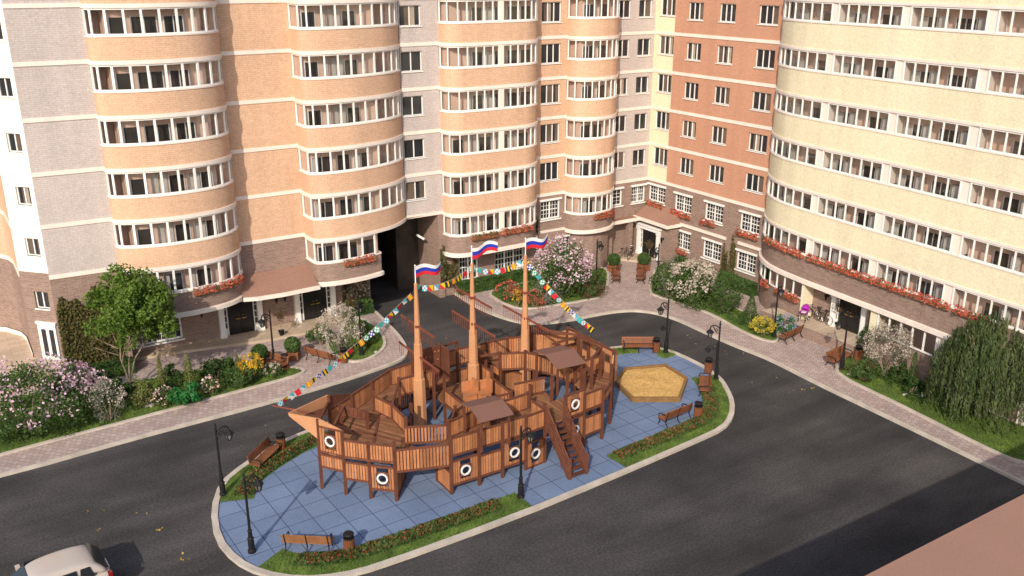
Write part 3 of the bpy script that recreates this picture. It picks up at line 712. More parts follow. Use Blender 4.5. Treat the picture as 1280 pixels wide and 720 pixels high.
# ribbon balconies
YP = [(0, -13.45), (-.35, -13.6), (-.85, -14.0), (-1.35, -14.55), (-1.85, -15.3), (-2.25, -16.1), (-2.52, -16.95), (-2.72, -17.9), (-3.0, -20.2), (-3.45, -26), (-3.9, -31.5), (-4.4, -37.5), (-4.9, -43.5), (-5.1, -46.2)]
YP = smooth_open(YP[:9], 2)+YP[9:]
def ys(y): 
    L = pathlen(YP); return float(min((abs(path_at(YP, s)[0].y-y), s) for s in np.linspace(2, L[-1], 2500))[1])
G = [(None, -19.7), (-20.28, -24.97), (-25.55, -30.32), (-30.95, -35.8), (-36.45, -41.3), (-41.95, -46.1)]
XI = -1.15
def ribbon(zb, mt, k):
    mb = MB(); ph = 1.65
    curved(mb, YP, 0, ph, 0); band(mb, YP, -.1, .06, .05, 1); band(mb, YP, ph-.03, ph+.05, .04, 1)
    mb.prism(YP+[(XI, -46.2), (XI, -14.2), (-.1, -13.6)], -.09, .03, 2, bottom=True)
    for (a, b), (a2, b2) in zip(G, G[1:]):
        pa, _ = path_at(YP, ys(b)); pb, _ = path_at(YP, ys(a2))
        mb.box((pa.x+.02, a2, ph+.05), (pa.x+1.6, b, 2.9), 1)
    o = mb.build('balcony', [mt, M['band'], M['slab']], RIGHT); o.location = (0, 0, zb)
    rr = random.Random(77)
    IP = [(-.75, -14.9), (-1.45, -16.4), (-1.95, -18.2), (-2.15, -20.2), (-2.6, -26), (-3.05, -31.5), (-3.55, -37.5), (-4.05, -43.5), (-4.25, -46.2)]
    iw = MB(); curved(iw, IP, .03, 2.9)
    LI = pathlen(IP)[-1]; s_ = .5
    def ib(s0, s1, z0, z1, t0, t1, m):
        c0, d0 = path_at(IP, s0); n_ = Vector((d0.y, -d0.x)); T = Matrix(((d0.x, n_.x, 0, c0.x), (d0.y, n_.y, 0, c0.y), (0, 0, 1, 0), (0, 0, 0, 1)))
        iw.box((0, t0, z0), (s1-s0, t1, z1), m, T)
    while s_ < LI-1.6:
        ww = rr.choice((.85, 1.2, .85)); zb_ = .2 if ww < 1 else .95
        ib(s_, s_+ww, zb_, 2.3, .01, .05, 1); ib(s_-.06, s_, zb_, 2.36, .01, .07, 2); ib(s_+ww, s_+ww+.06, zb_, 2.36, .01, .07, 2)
        if ww > 1: ib(s_-.06, s_+ww+.06, zb_-.06, zb_, .01, .08, 2); ib(s_+ww/2-.03, s_+ww/2+.03, zb_, 2.3, .01, .07, 2)
        if rr.random() < .5: ib(s_+.02, s_+ww*rr.choice((.35, .5)), zb_+.02, 2.28, .052, .06, 3)
        if rr.random() < .4: ib(s_+ww+.3, s_+ww+.75, .1, 2.4, .05, .3, 3)
        s_ += ww+.7+1.0*rr.random()
    iw.build('inner_wall', [M['inner'], M['dark'], M['white'], M['curtain']], o)
    for i, (a, b) in enumerate(G):
        s0 = .15 if a is None else ys(a); s1 = ys(b)
        if a is None: sl_ = [s0]+[s0+(s1-s0)*q for q in (.10, .22, .36, .5, .63, .75, .875)]+[s1]
        else: sl_ = [s0]+[s0+(s1-s0)*q for q in (.155, .32, .49, .66, .83)]+[s1]
        fr, pn = glazing(YP, ph+.05, 2.9, sl_, .075)
        f = fr.build('window_frame', M['white'], o); pn.build('pane', M['glass'], o)
    return o
first = None
for k in kall:
    if k == -1: ribbon(zk(k), M['brown'], k)
    elif first is None: first = ribbon(zk(k), M['yellow'], k)
    else:
        o = first.copy(); link(o, RIGHT); o.location = (0, 0, zk(k))
        for ch in list(first.children): c = ch.copy(); link(c, o)
mb = MB(); band(mb, YP, 3.36, 3.62, .18); mb.build('cornice', M['band'], RIGHT)
# ground floor beneath: glazed round end, recessed entrance, glazed shop front
s1 = ys(-19.75); pg = sub_path(YP, 0, s1)
mb = MB(); curved(mb, off_path(pg, -.1), 0, 2.15); mb.build('wall', M['brown'], RIGHT)
fr, pn = glazing(YP, 2.15, 3.4, [.15]+[.15+(s1-.15)*q for q in (.10, .22, .36, .5, .63, .75, .875)]+[s1], .08)
fr.build('window_frame', M['white'], RIGHT); pn.build('pane', M['glass'], RIGHT)
mb = MB(); mb.box((-2.95, -19.95, 0), (-1.9, -19.72, 3.4)); mb.build('wall', M['yellow'], RIGHT)['label'] = 'pale end wall beside the entrance'
mb = MB(); mb.face([(-2.0, -19.9, 0), (-2.0, -25.6, 0), (-2.0, -25.6, 3.4), (-2.0, -19.9, 3.4)]); mb.build('wall', M['brown'], RIGHT)
mb = MB(); mb.face([(-1.2, -15.3, 0), (-1.2, -19.8, 0), (-1.2, -19.8, 3.4), (-1.2, -15.3, 3.4)]); mb.face([(-1.4, -25.6, 0), (-1.4, -46, 0), (-1.4, -46, 3.4), (-1.4, -25.6, 3.4)]); mb.build('inner_wall', M['inner'], RIGHT)
portal(RIGHT, (-2.01, -23.1), -math.pi/2, .8, 2.75, 2.5); wall_lamp(RIGHT, (-2.01, -21.2), -math.pi/2, 2.7)
sa = ys(-25.55); sb = ys(-46.1); pg = sub_path(YP, sa, sb)
mb = MB(); curved(mb, off_path(pg, -.1), 0, 1.95); pa = off_path(pg, -.1)
mb.face([(0, -25.55, 0), (*pa[0], 0), (*pa[0], 1.95), (0, -25.55, 1.95)][::-1]); mb.build('wall', M['brown'], RIGHT)
mb = MB(); mb.box((-3.4, -26.15, 1.95), (-1.2, -25.55, 3.39)); mb.build('wall', M['yellow'], RIGHT)
for a, b in ((-26.15, -30.4), (-30.9, -35.9), (-36.4, -41.4), (-41.9, -46.1)):
    s0, s1 = ys(a), ys(b); fr, pn = glazing(YP, 1.95, 3.4, [s0+(s1-s0)*q/5 for q in range(6)], .09)
    fr.build('window_frame', M['white'], RIGHT); pn.build('pane', M['glass'], RIGHT)
for y in (-30.65, -36.15, -41.65): mb = MB(); p_, _ = path_at(YP, ys(y)); mb.box((p_.x+.03, y-.25, 0), (p_.x+.5, y+.25, 3.4)); mb.build('pier', M['band'], RIGHT)
mb = MB(); mb.prism(YP+[(13, -46.2), (13, 0), (0, 0)], ZT, ZT+.5, bottom=True); mb.build('roof', M['band'], RIGHT)
mb = MB(); mb.face([(13, -46.2, 0), (13, 13.9, 0), (13, 13.9, ZT), (13, -46.2, ZT)]); mb.face([(-5.1, -46.2, 0), (13, -46.2, 0), (13, -46.2, ZT), (-5.1, -46.2, ZT)]); mb.build('wall', M['yellow'], RIGHT)

# ---------------------------------------------------------------- low block below the viewpoint
LOW = thing('low_building', 'low block with flat reddish roof at the bottom right corner, shading the road', 'building', (0, 0, 0))
zr = 9.0; ye = CAM[1]+(CAM[2]-zr)*.8125
mb = MB(); mb.face([(-62, -80, 0), (14, -80, 0), (14, -80, zr-.1), (-62, -80, zr-.1)]); mb.face([(14, ye, 0), (-62, ye, 0), (-62, ye, zr-.1), (14, ye, zr-.1)])
mb.face([(14, -80, 0), (14, ye, 0), (14, ye, zr-.1), (14, -80, zr-.1)]); mb.face([(-62, ye, 0), (-62, -80, 0), (-62, -80, zr-.1), (-62, ye, zr-.1)]); mb.build('wall', M['brown'], LOW)
mb = MB(); mb.box((-62.1, -80.1, zr-.1), (14.1, ye+.03, zr)); mb.build('roof', M['roofred'], LOW)

# ------------------------------------------------------------------ playground ship
SHIP = thing('playground_ship', 'big wooden pirate ship climbing frame with three masts, stairs and round portholes on blue paving', 'playground ship', (-30, -21, .09))
def local(o): return o
def sbuild(mb, name, mt, parent=None):
    o = mb.build(name, mt, parent or SHIP)
    if parent is None: o.location = (30, 21, -.09)
    return o
G0 = .09
def post(p, z1, z0=G0, w=.13):
    mb = MB(); mb.box((p[0]-w/2, p[1]-w/2, z0), (p[0]+w/2, p[1]+w/2, z1)); mb.box((p[0]-w/2-.012, p[1]-w/2-.012, z1), (p[0]+w/2+.012, p[1]+w/2+.012, z1+.03)); return sbuild(mb, 'post', M['post'])
def panel(a, b, z0, z1, port=False, gap=.034, sw=.10, m_s=None, beam=True, z0b=None, z1b=None):
    """slatted panel between posts a, b; optional porthole"""
    m_s = m_s or M['slat']
    a = Vector(a); b = Vector(b); d = (b-a).normalized(); a = a+d*.075; b = b-d*.075; L = (b-a).length
    z0b = z0 if z0b is None else z0b; z1b = z1 if z1b is None else z1b
    P = lambda s, z, t=0: (a.x+d.x*s-d.y*t, a.y+d.y*s+d.x*t, z)
    out = Vector((d.y, -d.x))
    f = MB(); f.bar(P(0, z0), P(L, z0b), .09, .11)
    o = sbuild(f, 'railing_panel', M['post'])
    f = MB(); f.bar(P(0, z1), P(L, z1b), .09, .09); f.build('top_rail', M['post'], o)
    n = max(2, int(L/(sw+gap))); st = L/n
    s_ = MB()
    cz = (z0+z1+z0b+z1b)/4; pr = .30
    for i in range(n):
        s0 = i*st+gap/2; s1 = (i+1)*st-gap/2; t = (s0+s1)/2/L; sm = (s0+s1)/2
        lo = z0+(z0b-z0)*t+.05; hi = z1+(z1b-z1)*t-.045
        def slat(l, h):
            if h-l > .03: s_.bar(P(sm, l, -.0), P(sm, h, -.0), s1-s0, .03, up=(out.x, out.y, 0))
        if port and abs(sm-L/2) < pr:
            slat(lo, min(lo+.14, cz-pr)); 
            if hi-cz > pr+.05: slat(hi-.03, hi)
        else: slat(lo, hi)
    so_ = s_.build('slats', m_s, o)
    if port:
        c = P(L/2, cz, .03); q = MB(); N = 20
        # square plate with a round hole
        for k_ in range(N):
            t0, t1 = 2*math.pi*k_/N, 2*math.pi*(k_+1)/N
            def rim(t, r): return P(L/2+r*math.cos(t), cz+r*math.sin(t), -.025)
            def sq(t):
                m_ = max(abs(math.cos(t)), abs(math.sin(t))); return P(L/2+.33*math.cos(t)/m_, cz+.33*math.sin(t)/m_, -.025)
            q.face([rim(t0, .2), rim(t1, .2), sq(t1), sq(t0)][::1])
        q.build('porthole_plate', M['post'], o)
        r_ = MB(); r_.ring((*(Vector(P(L/2, cz))[:2]), cz), (out.x, out.y, 0), .27, .195, .06); 
        for v in range(len(r_.v)): x, y, z = r_.v[v]; r_.v[v] = (x+out.x*.02, y+out.y*.02, z)
        r_.build('porthole', M['portwhite'], o)
    return o
def deck(poly, z=2.14, ang=0.0, th=.07):
    mb = MB(); mb.prism(poly, z-th-.06, z-th-.005, bottom=True)
    # boards laid across as strips clipped to the polygon's x-extent
    ca, sa = math.cos(ang), math.sin(ang)
    rot = [(x*ca+y*sa, -x*sa+y*ca) for x, y in poly]
    xs = [p[0] for p in rot]; x = min(xs)+.01; bw = .175
    while x < max(xs)-.02:
        xm = x+bw/2; yy = []
        for p, q in zip(rot, rot[1:]+rot[:1]):
            if (p[0]-xm)*(q[0]-xm) < 0: t = (xm-p[0])/(q[0]-p[0]); yy.append(p[1]+(q[1]-p[1])*t)
        yy.sort()
        for y0, y1 in zip(yy[::2], yy[1::2]):
            R4 = [(x, y0), (x+bw-.035, y0), (x+bw-.035, y1), (x, y1)]
            mb.prism([(a*ca-b*sa, a*sa+b*ca) for a, b in R4], z-th, z, m=1)
        x += bw
    return sbuild(mb, 'deck', [M['post'], M['deck']])
P1, P2, P3, P4 = (-38.35, -21.85), (-37.6, -22.95), (-36.75, -23.9), (-35.85, -24.75)
P5, P6, P7, P8, P8b, P9, P10, P11 = (-33.4, -25.6), (-31.9, -25.62), (-30.6, -25.62), (-29.25, -25.62), (-28.05, -25.5), (-26.75, -25.4), (-25.45, -25.25), (-24.15, -25.1)
S1, S2, S3 = (-22.75, -24.0), (-21.5, -22.6), (-21.55, -20.4); S4 = (-21.6, -18.4)
F1, F2, F3, F4, F5, F6 = (-23.3, -17.2), (-24.7, -16.75), (-26.1, -16.7), (-28.0, -16.6), (-29.6, -16.7), (-31.0, -16.95)
F7, F8, F9, F10 = (-32.5, -17.2), (-34.0, -18.1), (-35.5, -19.0), (-37.0, -19.85)
V1, V2, V3, V4 = (-34.45, -19.5), (-34.1, -20.9), (-34.2, -22.6), (-34.65, -23.15)
TOP = 3.1; D = 2.14
for p, z in ((P1, 3.75), (P2, 3.4), (P3, 3.0), (P4, 3.15), (P5, 3.15), (P6, 3.1), (P7, 3.1), (P8, 3.1), (P8b, 3.3), (P9, 3.4), (P10, 3.1), (P11, 3.15), (S1, 3.6), (S2, 3.65), (S3, 3.7), (S4, 3.6),
             (F1, 3.3), (F2, 3.1), (F3, 3.1), (F4, 3.4), (F5, 3.2), (F6, 3.1), (F7, 3.1), (F8, 3.1), (F9, 3.1), (F10, 3.75), (V1, 3.2), (V2, 3.0), (V3, 3.0), (V4, 2.2)): post(p, z)
# near flank, bow to stern
panel(P1, P2, 2.1, 3.4, port=True); panel(P1, P2, 1.3, 1.95)
panel(P2, P3, 2.1, 2.95); panel(P2, P3, .95, 1.82)
panel(P3, P4, 2.1, 2.95); panel(P3, P4, .62, 1.82, port=True)
panel(P4, V4, .12, 1.5)
panel(P4, P5, 1.62, 2.72, gap=.045, sw=.10, m_s=M['slat'])           # the bridge's outer rail
panel(P5, P6, 2.1, 3.0); panel(P5, P6, .55, 1.78, port=True)
panel(P6, P7, 2.1, 3.0); panel(P6, P7, .55, 1.65)
panel(P7, P8, 2.1, 3.05); panel(P7, P8, .62, 1.95, port=True)
panel(P8, P8b, 2.1, 3.0); panel(P8, P8b, .12, 1.5, port=True)
panel(P9, P10, 2.1, 3.35, port=True); panel(P9, P10, .62, 1.95, port=True)
panel(P10, P11, 2.15, 3.05); panel(P10, P11, .7, 1.7)
panel(P11, S1, 2.1, 2.6); panel(S1, S2, 2.1, 2.6)
# far flank
panel(F10, F9, 2.1, 3.0); panel(F9, F8, 2.1, 3.05); panel(F8, F7, 2.1, 3.05); panel(F7, F6, 2.1, 3.05); panel(F6, F5, 2.1, 3.05)
panel(F4, F3, 2.1, 3.05); panel(F3, F2, 2.1, 3.05); panel(F2, F1, 2.1, 3.05); panel(F1, S4, 2.1, 3.2)
panel(F5, F4, 2.1, 3.05)
for a, b in ((F9, F8), (F8, F7), (F7, F6), (F6, F5), (F5, F4), (F4, F3), (F3, F2), (F2, F1), (F1, S4)): panel(a, b, .5, 1.75)
# V shaped inner rail behind the bow deck
panel(V1, V2, 2.15, 2.95); panel(V2, V3, 2.15, 2.95)
deck([P1, P2, P3, P4, V4, V3, V2, V1, F9, F10], ang=.5)
deck([F9, V1, (-32.4, -18.4), (-31.0, -18.3), (-29.4, -18.2), F5, F6, F7, F8], ang=R(90))
for p in ((-36.45, -19.95), (-35.6, -21.2)): post(p, 3.15)
panel((-36.45, -19.95), (-35.6, -21.2), 2.72, 3.1, sw=.2, gap=.02, m_s=M['post'])
for a_, b_ in (((-36.1, -22.9), (-34.6, -20.3)), ((-34.75, -23.2), (-36.3, -20.9))):
    mb = MB(); mb.bar((*a_, 2.165), (*b_, 2.165), .12, .04); sbuild(mb, 'deck_beam', M['post'])
# bridge with its inner rail
B1a, B2a = (-34.3, -23.4), (-32.7, -24.1)
mb = MB(); 
for i in range(14):
    t0, t1 = i/14+.005, (i+1)/14-.005; sag = lambda t: 2.12-.45*math.sin(math.pi*t)
    lo0 = Vector(P4).lerp(Vector(P5), t0); lo1 = Vector(P4).lerp(Vector(P5), t1); hi0 = Vector(V4).lerp(Vector(B2a), t0); hi1 = Vector(V4).lerp(Vector(B2a), t1)
    mb.face([(*lo0, sag(t0)), (*lo1, sag(t1)), (*hi1, sag(t1)), (*hi0, sag(t0))]); mb.face([(*hi0, sag(t0)-.05), (*hi1, sag(t1)-.05), (*lo1, sag(t1)-.05), (*lo0, sag(t0)-.05)])
sbuild(mb, 'bridge', M['deck'])
panel(V4, B2a, 2.0, 2.85, gap=.06, sw=.09); post(B2a, 3.1)
# near midship deck and its inner rail
N1, N2, N3, N4 = (-32.7, -23.9), (-31.0, -23.7), (-29.3, -23.6), (-27.7, -23.5)
for p in (N2, N3, N4): post(p, 3.05)
deck([P5, P6, P7, P8, P8b, P9, P10, P11, (-24.1, -23.4), N4, N3, N2, N1], ang=0)
panel(B2a, N2, 2.15, 3.0); panel(N2, N3, 2.15, 3.0); panel(N3, N4, 2.15, 3.0)
panel((-33.4, -25.55), (-33.4, -24.2), .12, 1.2, sw=.3, gap=.015); post((-33.4, -24.2), 2.0)
panel(P8b, (-28.05, -24.2), 2.15, 3.0)
# inner rails of the far walkway
I1_, I2_, I3_, I4_ = (-32.6, -18.55), (-30.5, -18.45), (-26.3, -18.5), (-25.0, -19.1)
for p in (I1_, I2_, I3_, I4_): post(p, 3.15)
panel(I1_, I2_, 2.1, 3.05); panel(I3_, I4_, 2.1, 3.05)
C1, C2 = (-24.2, -20.6), (-23.9, -22.3)
for p in (C1, C2): post(p, 3.1)
panel(I4_, C1, 2.1, 3.05); panel(C1, C2, 2.1, 3.0)
deck([I3_, I4_, F1, F2, F3], ang=R(90))
# climbing wall in the far flank and the hatch beside it
mb = MB(); mb.box((-30.75, -17.5, 2.0), (-29.55, -17.36, 3.95)); 
o = sbuild(mb, 'climbing_wall', M['post']); mb = MB()
for i in range(12): c = (-30.6+.18*(i % 6)+.05*(i//6), -17.51, 2.2+.24*(i*5 % 7)); mb.lathe([(.02, -.05), (.06, 0), (.02, .05)], c, 6)
mb.build('hold', M['pot'], o)
mb = MB(); mb.box((-29.5, -18.2, 2.1), (-29.36, -17.0, 3.9)); mb.box((-26.9, -17.9, 2.0), (-26.78, -16.9, 3.0)); sbuild(mb, 'side_wall', M['post'])
# small thrones and a ship's wheel amidships
for x, y in ((-28.9, -19.6), (-28.2, -19.9)):
    mb = MB(); mb.box((x-.35, y-.3, 1.72), (x+.35, y+.3, 1.82)); mb.box((x+.28, y-.3, 1.82), (x+.36, y+.3, 2.5)); mb.box((x-.35, y+.26, 1.82), (x+.35, y+.33, 2.35)); mb.box((x-.3, y-.25, 1.29), (x+.3, y+.25, 1.72)); sbuild(mb, 'seat', M['slat'])
mb = MB(); mb.torus((-30.2, -24.15, 2.75), .33, .03, 'y', 18, 6)
for k_ in range(8):
    t = math.pi*k_/4; mb.tube((-30.2, -24.15, 2.75), (-30.2+.46*math.cos(t), -24.15, 2.75+.46*math.sin(t)), .02, .018, 6)
mb.box((-30.28, -24.1, 2.14), (-30.12, -23.98, 2.8)); sbuild(mb, 'steering_wheel', M['post'])
MD = [(-30.35, -21.4), (-27.55, -21.6), (-27.35, -17.1), (-30.2, -17.3)]
deck(MD, z=1.3, ang=R(90))
for p in MD[:2]+[(-28.9, -21.5)]: post(p, 2.3)
panel(MD[0], (-28.9, -21.5), 1.4, 2.2, gap=.06, sw=.09); panel((-28.9, -21.5), MD[1], 1.4, 2.2, gap=.06, sw=.09); panel((-30.3, -19.3), MD[0], 1.4, 2.2); panel(MD[1], (-27.4, -19.4), 1.4, 2.2)
for p in ((-30.3, -19.3), (-27.4, -19.4)): post(p, 2.9)
panel((-33.6, -21.6), (-32.6, -19.9), .5, 1.6); post((-33.6, -21.6), 2.2); post((-32.6, -19.9), 2.2)
panel((-26.6, -22.0), (-25.4, -20.6), .4, 1.7); post((-26.6, -22.0), 2.6); post((-25.4, -20.6), 2.6)
deck([(-27.5, -23.4), (-25.9, -23.4), (-25.5, -21.9), (-27.5, -21.7)], z=1.85, ang=R(20))
panel((-27.5, -21.75), (-25.55, -21.95), 1.95, 2.75); panel((-32.5, -23.6), (-31.1, -21.9), 1.3, 2.3); post((-31.1, -21.9), 2.5)
panel((-31.1, -21.9), (-30.4, -21.5), 1.3, 2.2)
panel((-27.35, -19.3), (-27.3, -17.2), 1.5, 2.5); panel((-25.9, -16.8), (-25.1, -19.0), .5, 1.7)
for a_, b_, z_ in (((-34.1, -20.9), (-32.6, -18.6), 3.0), ((-28.0, -18.2), (-26.3, -18.5), 3.1), ((-28.0, -16.7), (-29.5, -17.1), 3.6), ((-24.2, -20.6), (-22.3, -20.4), 3.9), ((-24.1, -23.4), (-23.6, -23.4), 3.4)):
    mb = MB(); mb.bar((*a_, z_), (*b_, z_), .10, .12); sbuild(mb, 'beam', M['post'])
for p_ in ((-26.2, -23.4), (-25.2, -23.4), (-28.0, -18.2), (-24.1, -23.4)): post(p_, 3.4)
# stern platform, raised bulwarks and transom
deck([P11, S1, S2, S3, S4, F1, I4_, C1, C2, (-24.1, -23.4)], ang=.35)
ST1, ST2 = (-23.0, -19.3), (-22.8, -21.6)
for p in (ST1, ST2): post(p, 3.2)
panel(C2, ST2, 2.15, 2.95); panel(ST1, ST2, 2.15, 2.95)
def board(a, b, z0, z1a, z1b, name='bulwark', mt=None, t=.07, z0b=None):
    mb = MB(); a = Vector(a); b = Vector(b); d = (b-a).normalized(); n = Vector((-d.y, d.x))*t; z0b = z0 if z0b is None else z0b
    P = [(*a, z0), (*b, z0b), (*b, z1b), (*a, z1a)]; Q = [(x+n.x, y+n.y, z) for x, y, z in P]
    mb.face(P); mb.face(Q[::-1])
    for i in range(4): j = (i+1) % 4; mb.face([P[j], P[i], Q[i], Q[j]])
    return sbuild(mb, name, mt or M['mast'])
board((-21.4, -22.5), (-21.3, -20.45), 2.0, 3.45, 3.5); board((-21.3, -20.35), (-21.5, -18.4), 2.0, 3.5, 3.4); board((-22.7, -23.95), (-21.5, -22.65), 2.05, 2.5, 3.4)
board((-21.5, -18.3), (-23.2, -17.2), 2.0, 3.4, 3.0)
for y_ in (-22.1, -21.3, -20.0, -19.2):
    mb = MB(); mb.box((-21.52, y_-.22, 2.75), (-21.42, y_+.22, 3.2)); o_ = sbuild(mb, 'window_frame', M['post']); mb = MB(); mb.box((-21.535, y_-.15, 2.82), (-21.522, y_+.15, 3.13)); mb.build('opening', M['dark'], o_)
for a_, b_ in (((-23.0, -19.3), (-21.6, -19.3)), ((-22.8, -21.6), (-21.5, -21.6)), ((-25.0, -19.1), (-23.0, -19.3))): panel(a_, b_, 2.15, 2.95)
for p_ in ((-22.3, -20.4), (-23.6, -23.4), (-22.4, -22.6), (-23.9, -18.0)): post(p_, 4.0)
for a_, b_ in (((-23.6, -23.4), (-22.4, -22.6)), ((-22.4, -22.6), (-22.3, -20.4)), ((-22.3, -20.4), (-23.9, -18.0))):
    mb = MB(); mb.bar((*a_, 3.95), (*b_, 3.95), .10, .12); sbuild(mb, 'beam', M['post'])
mb = MB(); mb.bar((-21.42, -22.75, 3.55), (-21.42, -18.3, 3.5), .14, .09); sbuild(mb, 'top_rail', M['post'])
board((-20.95, -22.3), (-20.9, -20.5), 1.7, 3.2, 3.3, t=.08)
mb = MB(); mb.prism([(-21.4, -22.5), (-20.95, -22.3), (-20.9, -20.5), (-21.3, -20.4)], 1.6, 1.7, bottom=True); sbuild(mb, 'transom_base', M['slat'])
board((-21.4, -22.55), (-20.95, -22.3), 1.65, 3.4, 3.2)
# prow boards, top sheet and bowsprit
T_ = (-39.35, -21.0)
board(P1, T_, 2.75, 3.82, 3.98, 'prow', M['mast'], z0b=3.85); board(T_, F10, 3.85, 3.98, 3.82, 'prow', M['mast'], z0b=2.75)
board(P1, P2, 3.42, 3.8, 3.42, 'prow', M['mast'], z0b=3.36); board(F10, F9, 3.1, 3.8, 3.15, 'prow', M['post'])
mb = MB(); mb.face([(*T_, 3.6), (P1[0], P1[1]+.1, 3.3), (F10[0], F10[1]-.1, 3.3)]); mb.bar((*P1, 3.45), (*F10, 3.45), .1, .1); mb.bar((P1[0]+.6, P1[1]-.3, 3.2), (F10[0]+.6, F10[1]-.4, 3.2), .1, .1); sbuild(mb, 'prow_deck', M['post'])
mb = MB(); mb.tube((-38.4, -21.0, 3.75), (-39.9, -20.3, 4.2), .055, .035); sbuild(mb, 'bowsprit', M['yard'])
# roofs on four posts
def roof(cx, cy, lx, ly, z, tilt, ang):
    T = Matrix.Translation((cx, cy, z)) @ Matrix.Rotation(ang, 4, 'Z')
    mb = MB()
    for s in (-1, 1):
        q = [(-lx/2, s*ly/2, -tilt), (lx/2, s*ly/2, -tilt), (lx/2, 0, .0), (-lx/2, 0, .0)]; q = [T @ Vector(p) for p in q]; q2 = [p+Vector((0, 0, -.05)) for p in q]
        if s > 0: q = q[::-1]; q2 = q2[::-1]
        mb.face(q); mb.face(q2[::-1])
        for i in range(4): j = (i+1) % 4; mb.face([q[j], q[i], q2[i], q2[j]])
    o = sbuild(mb, 'roof', M['shed'])
    for s in (-1, 1):
        for t in (-1, 1): 
            mb = MB(); b_ = T @ Vector((s*(lx/2-.15), t*(ly/2-.2), 0)); mb.box((b_.x-.05, b_.y-.05, D), (b_.x+.05, b_.y+.05, z-tilt+.03)); mb.build('roof_post', M['post'], o)
roof(-31.25, -25.25, 1.75, 2.2, 4.1, .28, R(-4)); roof(-24.75, -22.0, 1.75, 2.7, 4.1, .3, R(-6))
# stairs from the near deck
mb = MB(); A0, A1 = Vector((-27.95, -25.55)), Vector((-28.0, -27.55)); dx = 1.02
for s in (0, dx): mb.bar((A0.x+s, A0.y, 2.1), (A1.x+s, A1.y, .12), .06, .24)
sbuild(mb, 'stair_stringer', M['post'])
mb = MB()
for i in range(9): t = (i+.5)/9; y = A0.y+(A1.y-A0.y)*t; z = 2.1-1.98*t; mb.box((A0.x+.02, y-.14, z-.03), (A0.x+dx-.02, y+.10, z+.02))
sbuild(mb, 'stair_tread', M['post'])
for s in (0, dx):
    mb = MB()
    for zz in (.35, .65, .95): mb.bar((A0.x+s, A0.y, 2.1+zz), (A1.x+s, A1.y, .12+zz), .06, .09)
    for t in (.02, .33, .66, .98): y = A0.y+(A1.y-A0.y)*t; z = 2.1-1.98*t; mb.box((A0.x+s-.06, y-.06, max(G0, z-.3)), (A0.x+s+.06, y+.06, z+1.05))
    sbuild(mb, 'stair_railing', M['post'])
# masts with yards and hanging slats
def mast(x, y, H, yards, name='mast'):
    mb = MB(); st = [(G0, .38), (.5, .36), (2.9, .325), (2.93, .265), (4.9, .215), (4.93, .175), (7.0, .125), (H-.9, .09)]
    for (z0, r0), (z1, r1) in zip(st, st[1:]): mb.tube((x, y, z0), (x, y, z1), r0, r1, 8)
    o = sbuild(mb, name, M['mast'])
    fp = MB(); fp.tube((x, y, H-.9), (x, y, H), .03, .025); fp.lathe([(.01, 0), (.05, .04), (.01, .09)], (x, y, H), 8); f_ = fp.build('flagpole', M['white'], o); 
    for z, L in yards:
        yb = MB(); yb.bar((x, y-L, z), (x, y+L, z), .07, .10); yb.box((x-.14, y-.14, z-.07), (x+.14, y+.14, z+.07))
        n = int(2*L/.22)
        for i in range(n+1):
            yy = y-L+.05+i*(2*L-.1)/n
            if abs(yy-y) > .2: yb.bar((x, yy, z-.03), (x, yy, z-.62), .018, .018)
        yb.build('yard', M['yard'], o)
    return o
MASTS = [(-31.5, -18.72, 9.15), (-28.1, -18.6, 9.6), (-24.8, -18.75, 9.55)]
for (x, y, H), yd in zip(MASTS, (((4.2, 2.3), (5.9, 1.9)), ((5.3, 2.3), (6.8, 2.0)), ((5.0, 2.3), (6.5, 2.0)))): mast(x, y, H, yd)
# flags
def flag(x, y, z, label, ph):
    n = 12; L, Hh = 1.35, .62; ang = R(-12); dx_, dy_ = math.cos(ang), math.sin(ang)
    def pt(i, j):
        t = i/n; wv = .22*math.sin(t*6.5+ph)*t; return (x+dx_*L*t-dy_*wv, y+dy_*L*t+dx_*wv, z-(Hh-.12*t)*j/3+.14*math.sin(t*5.2+ph)*(.3+t)+.22*t*t)
    root = None
    for j, (nm, mt) in enumerate((('white_stripe', 'fwhite'), ('blue_stripe', 'fblue'), ('red_stripe', 'fred'))):
        mb = MB()
        for i in range(n):
            q = [pt(i, j+1), pt(i+1, j+1), pt(i+1, j), pt(i, j)]; 
            mb.face(q)
        if root is None: root = thing('flag', label, 'flag', (x, y, z), 0, 'tricolour flags on the ship masts')
        o = mb.build('stripe', M[mt], root, smooth=True); o.location = (-x, -y, -z)
for (x, y, H), lb, ph in zip(MASTS, ('white blue red flag on the mast nearest the bow, lowest of the three', 'white blue red flag on the middle mast', 'white blue red flag on the mast nearest the stern, by the lilac'), (.4, 4.4, .9)):
    flag(x+.04, y, H-.02, lb, ph)
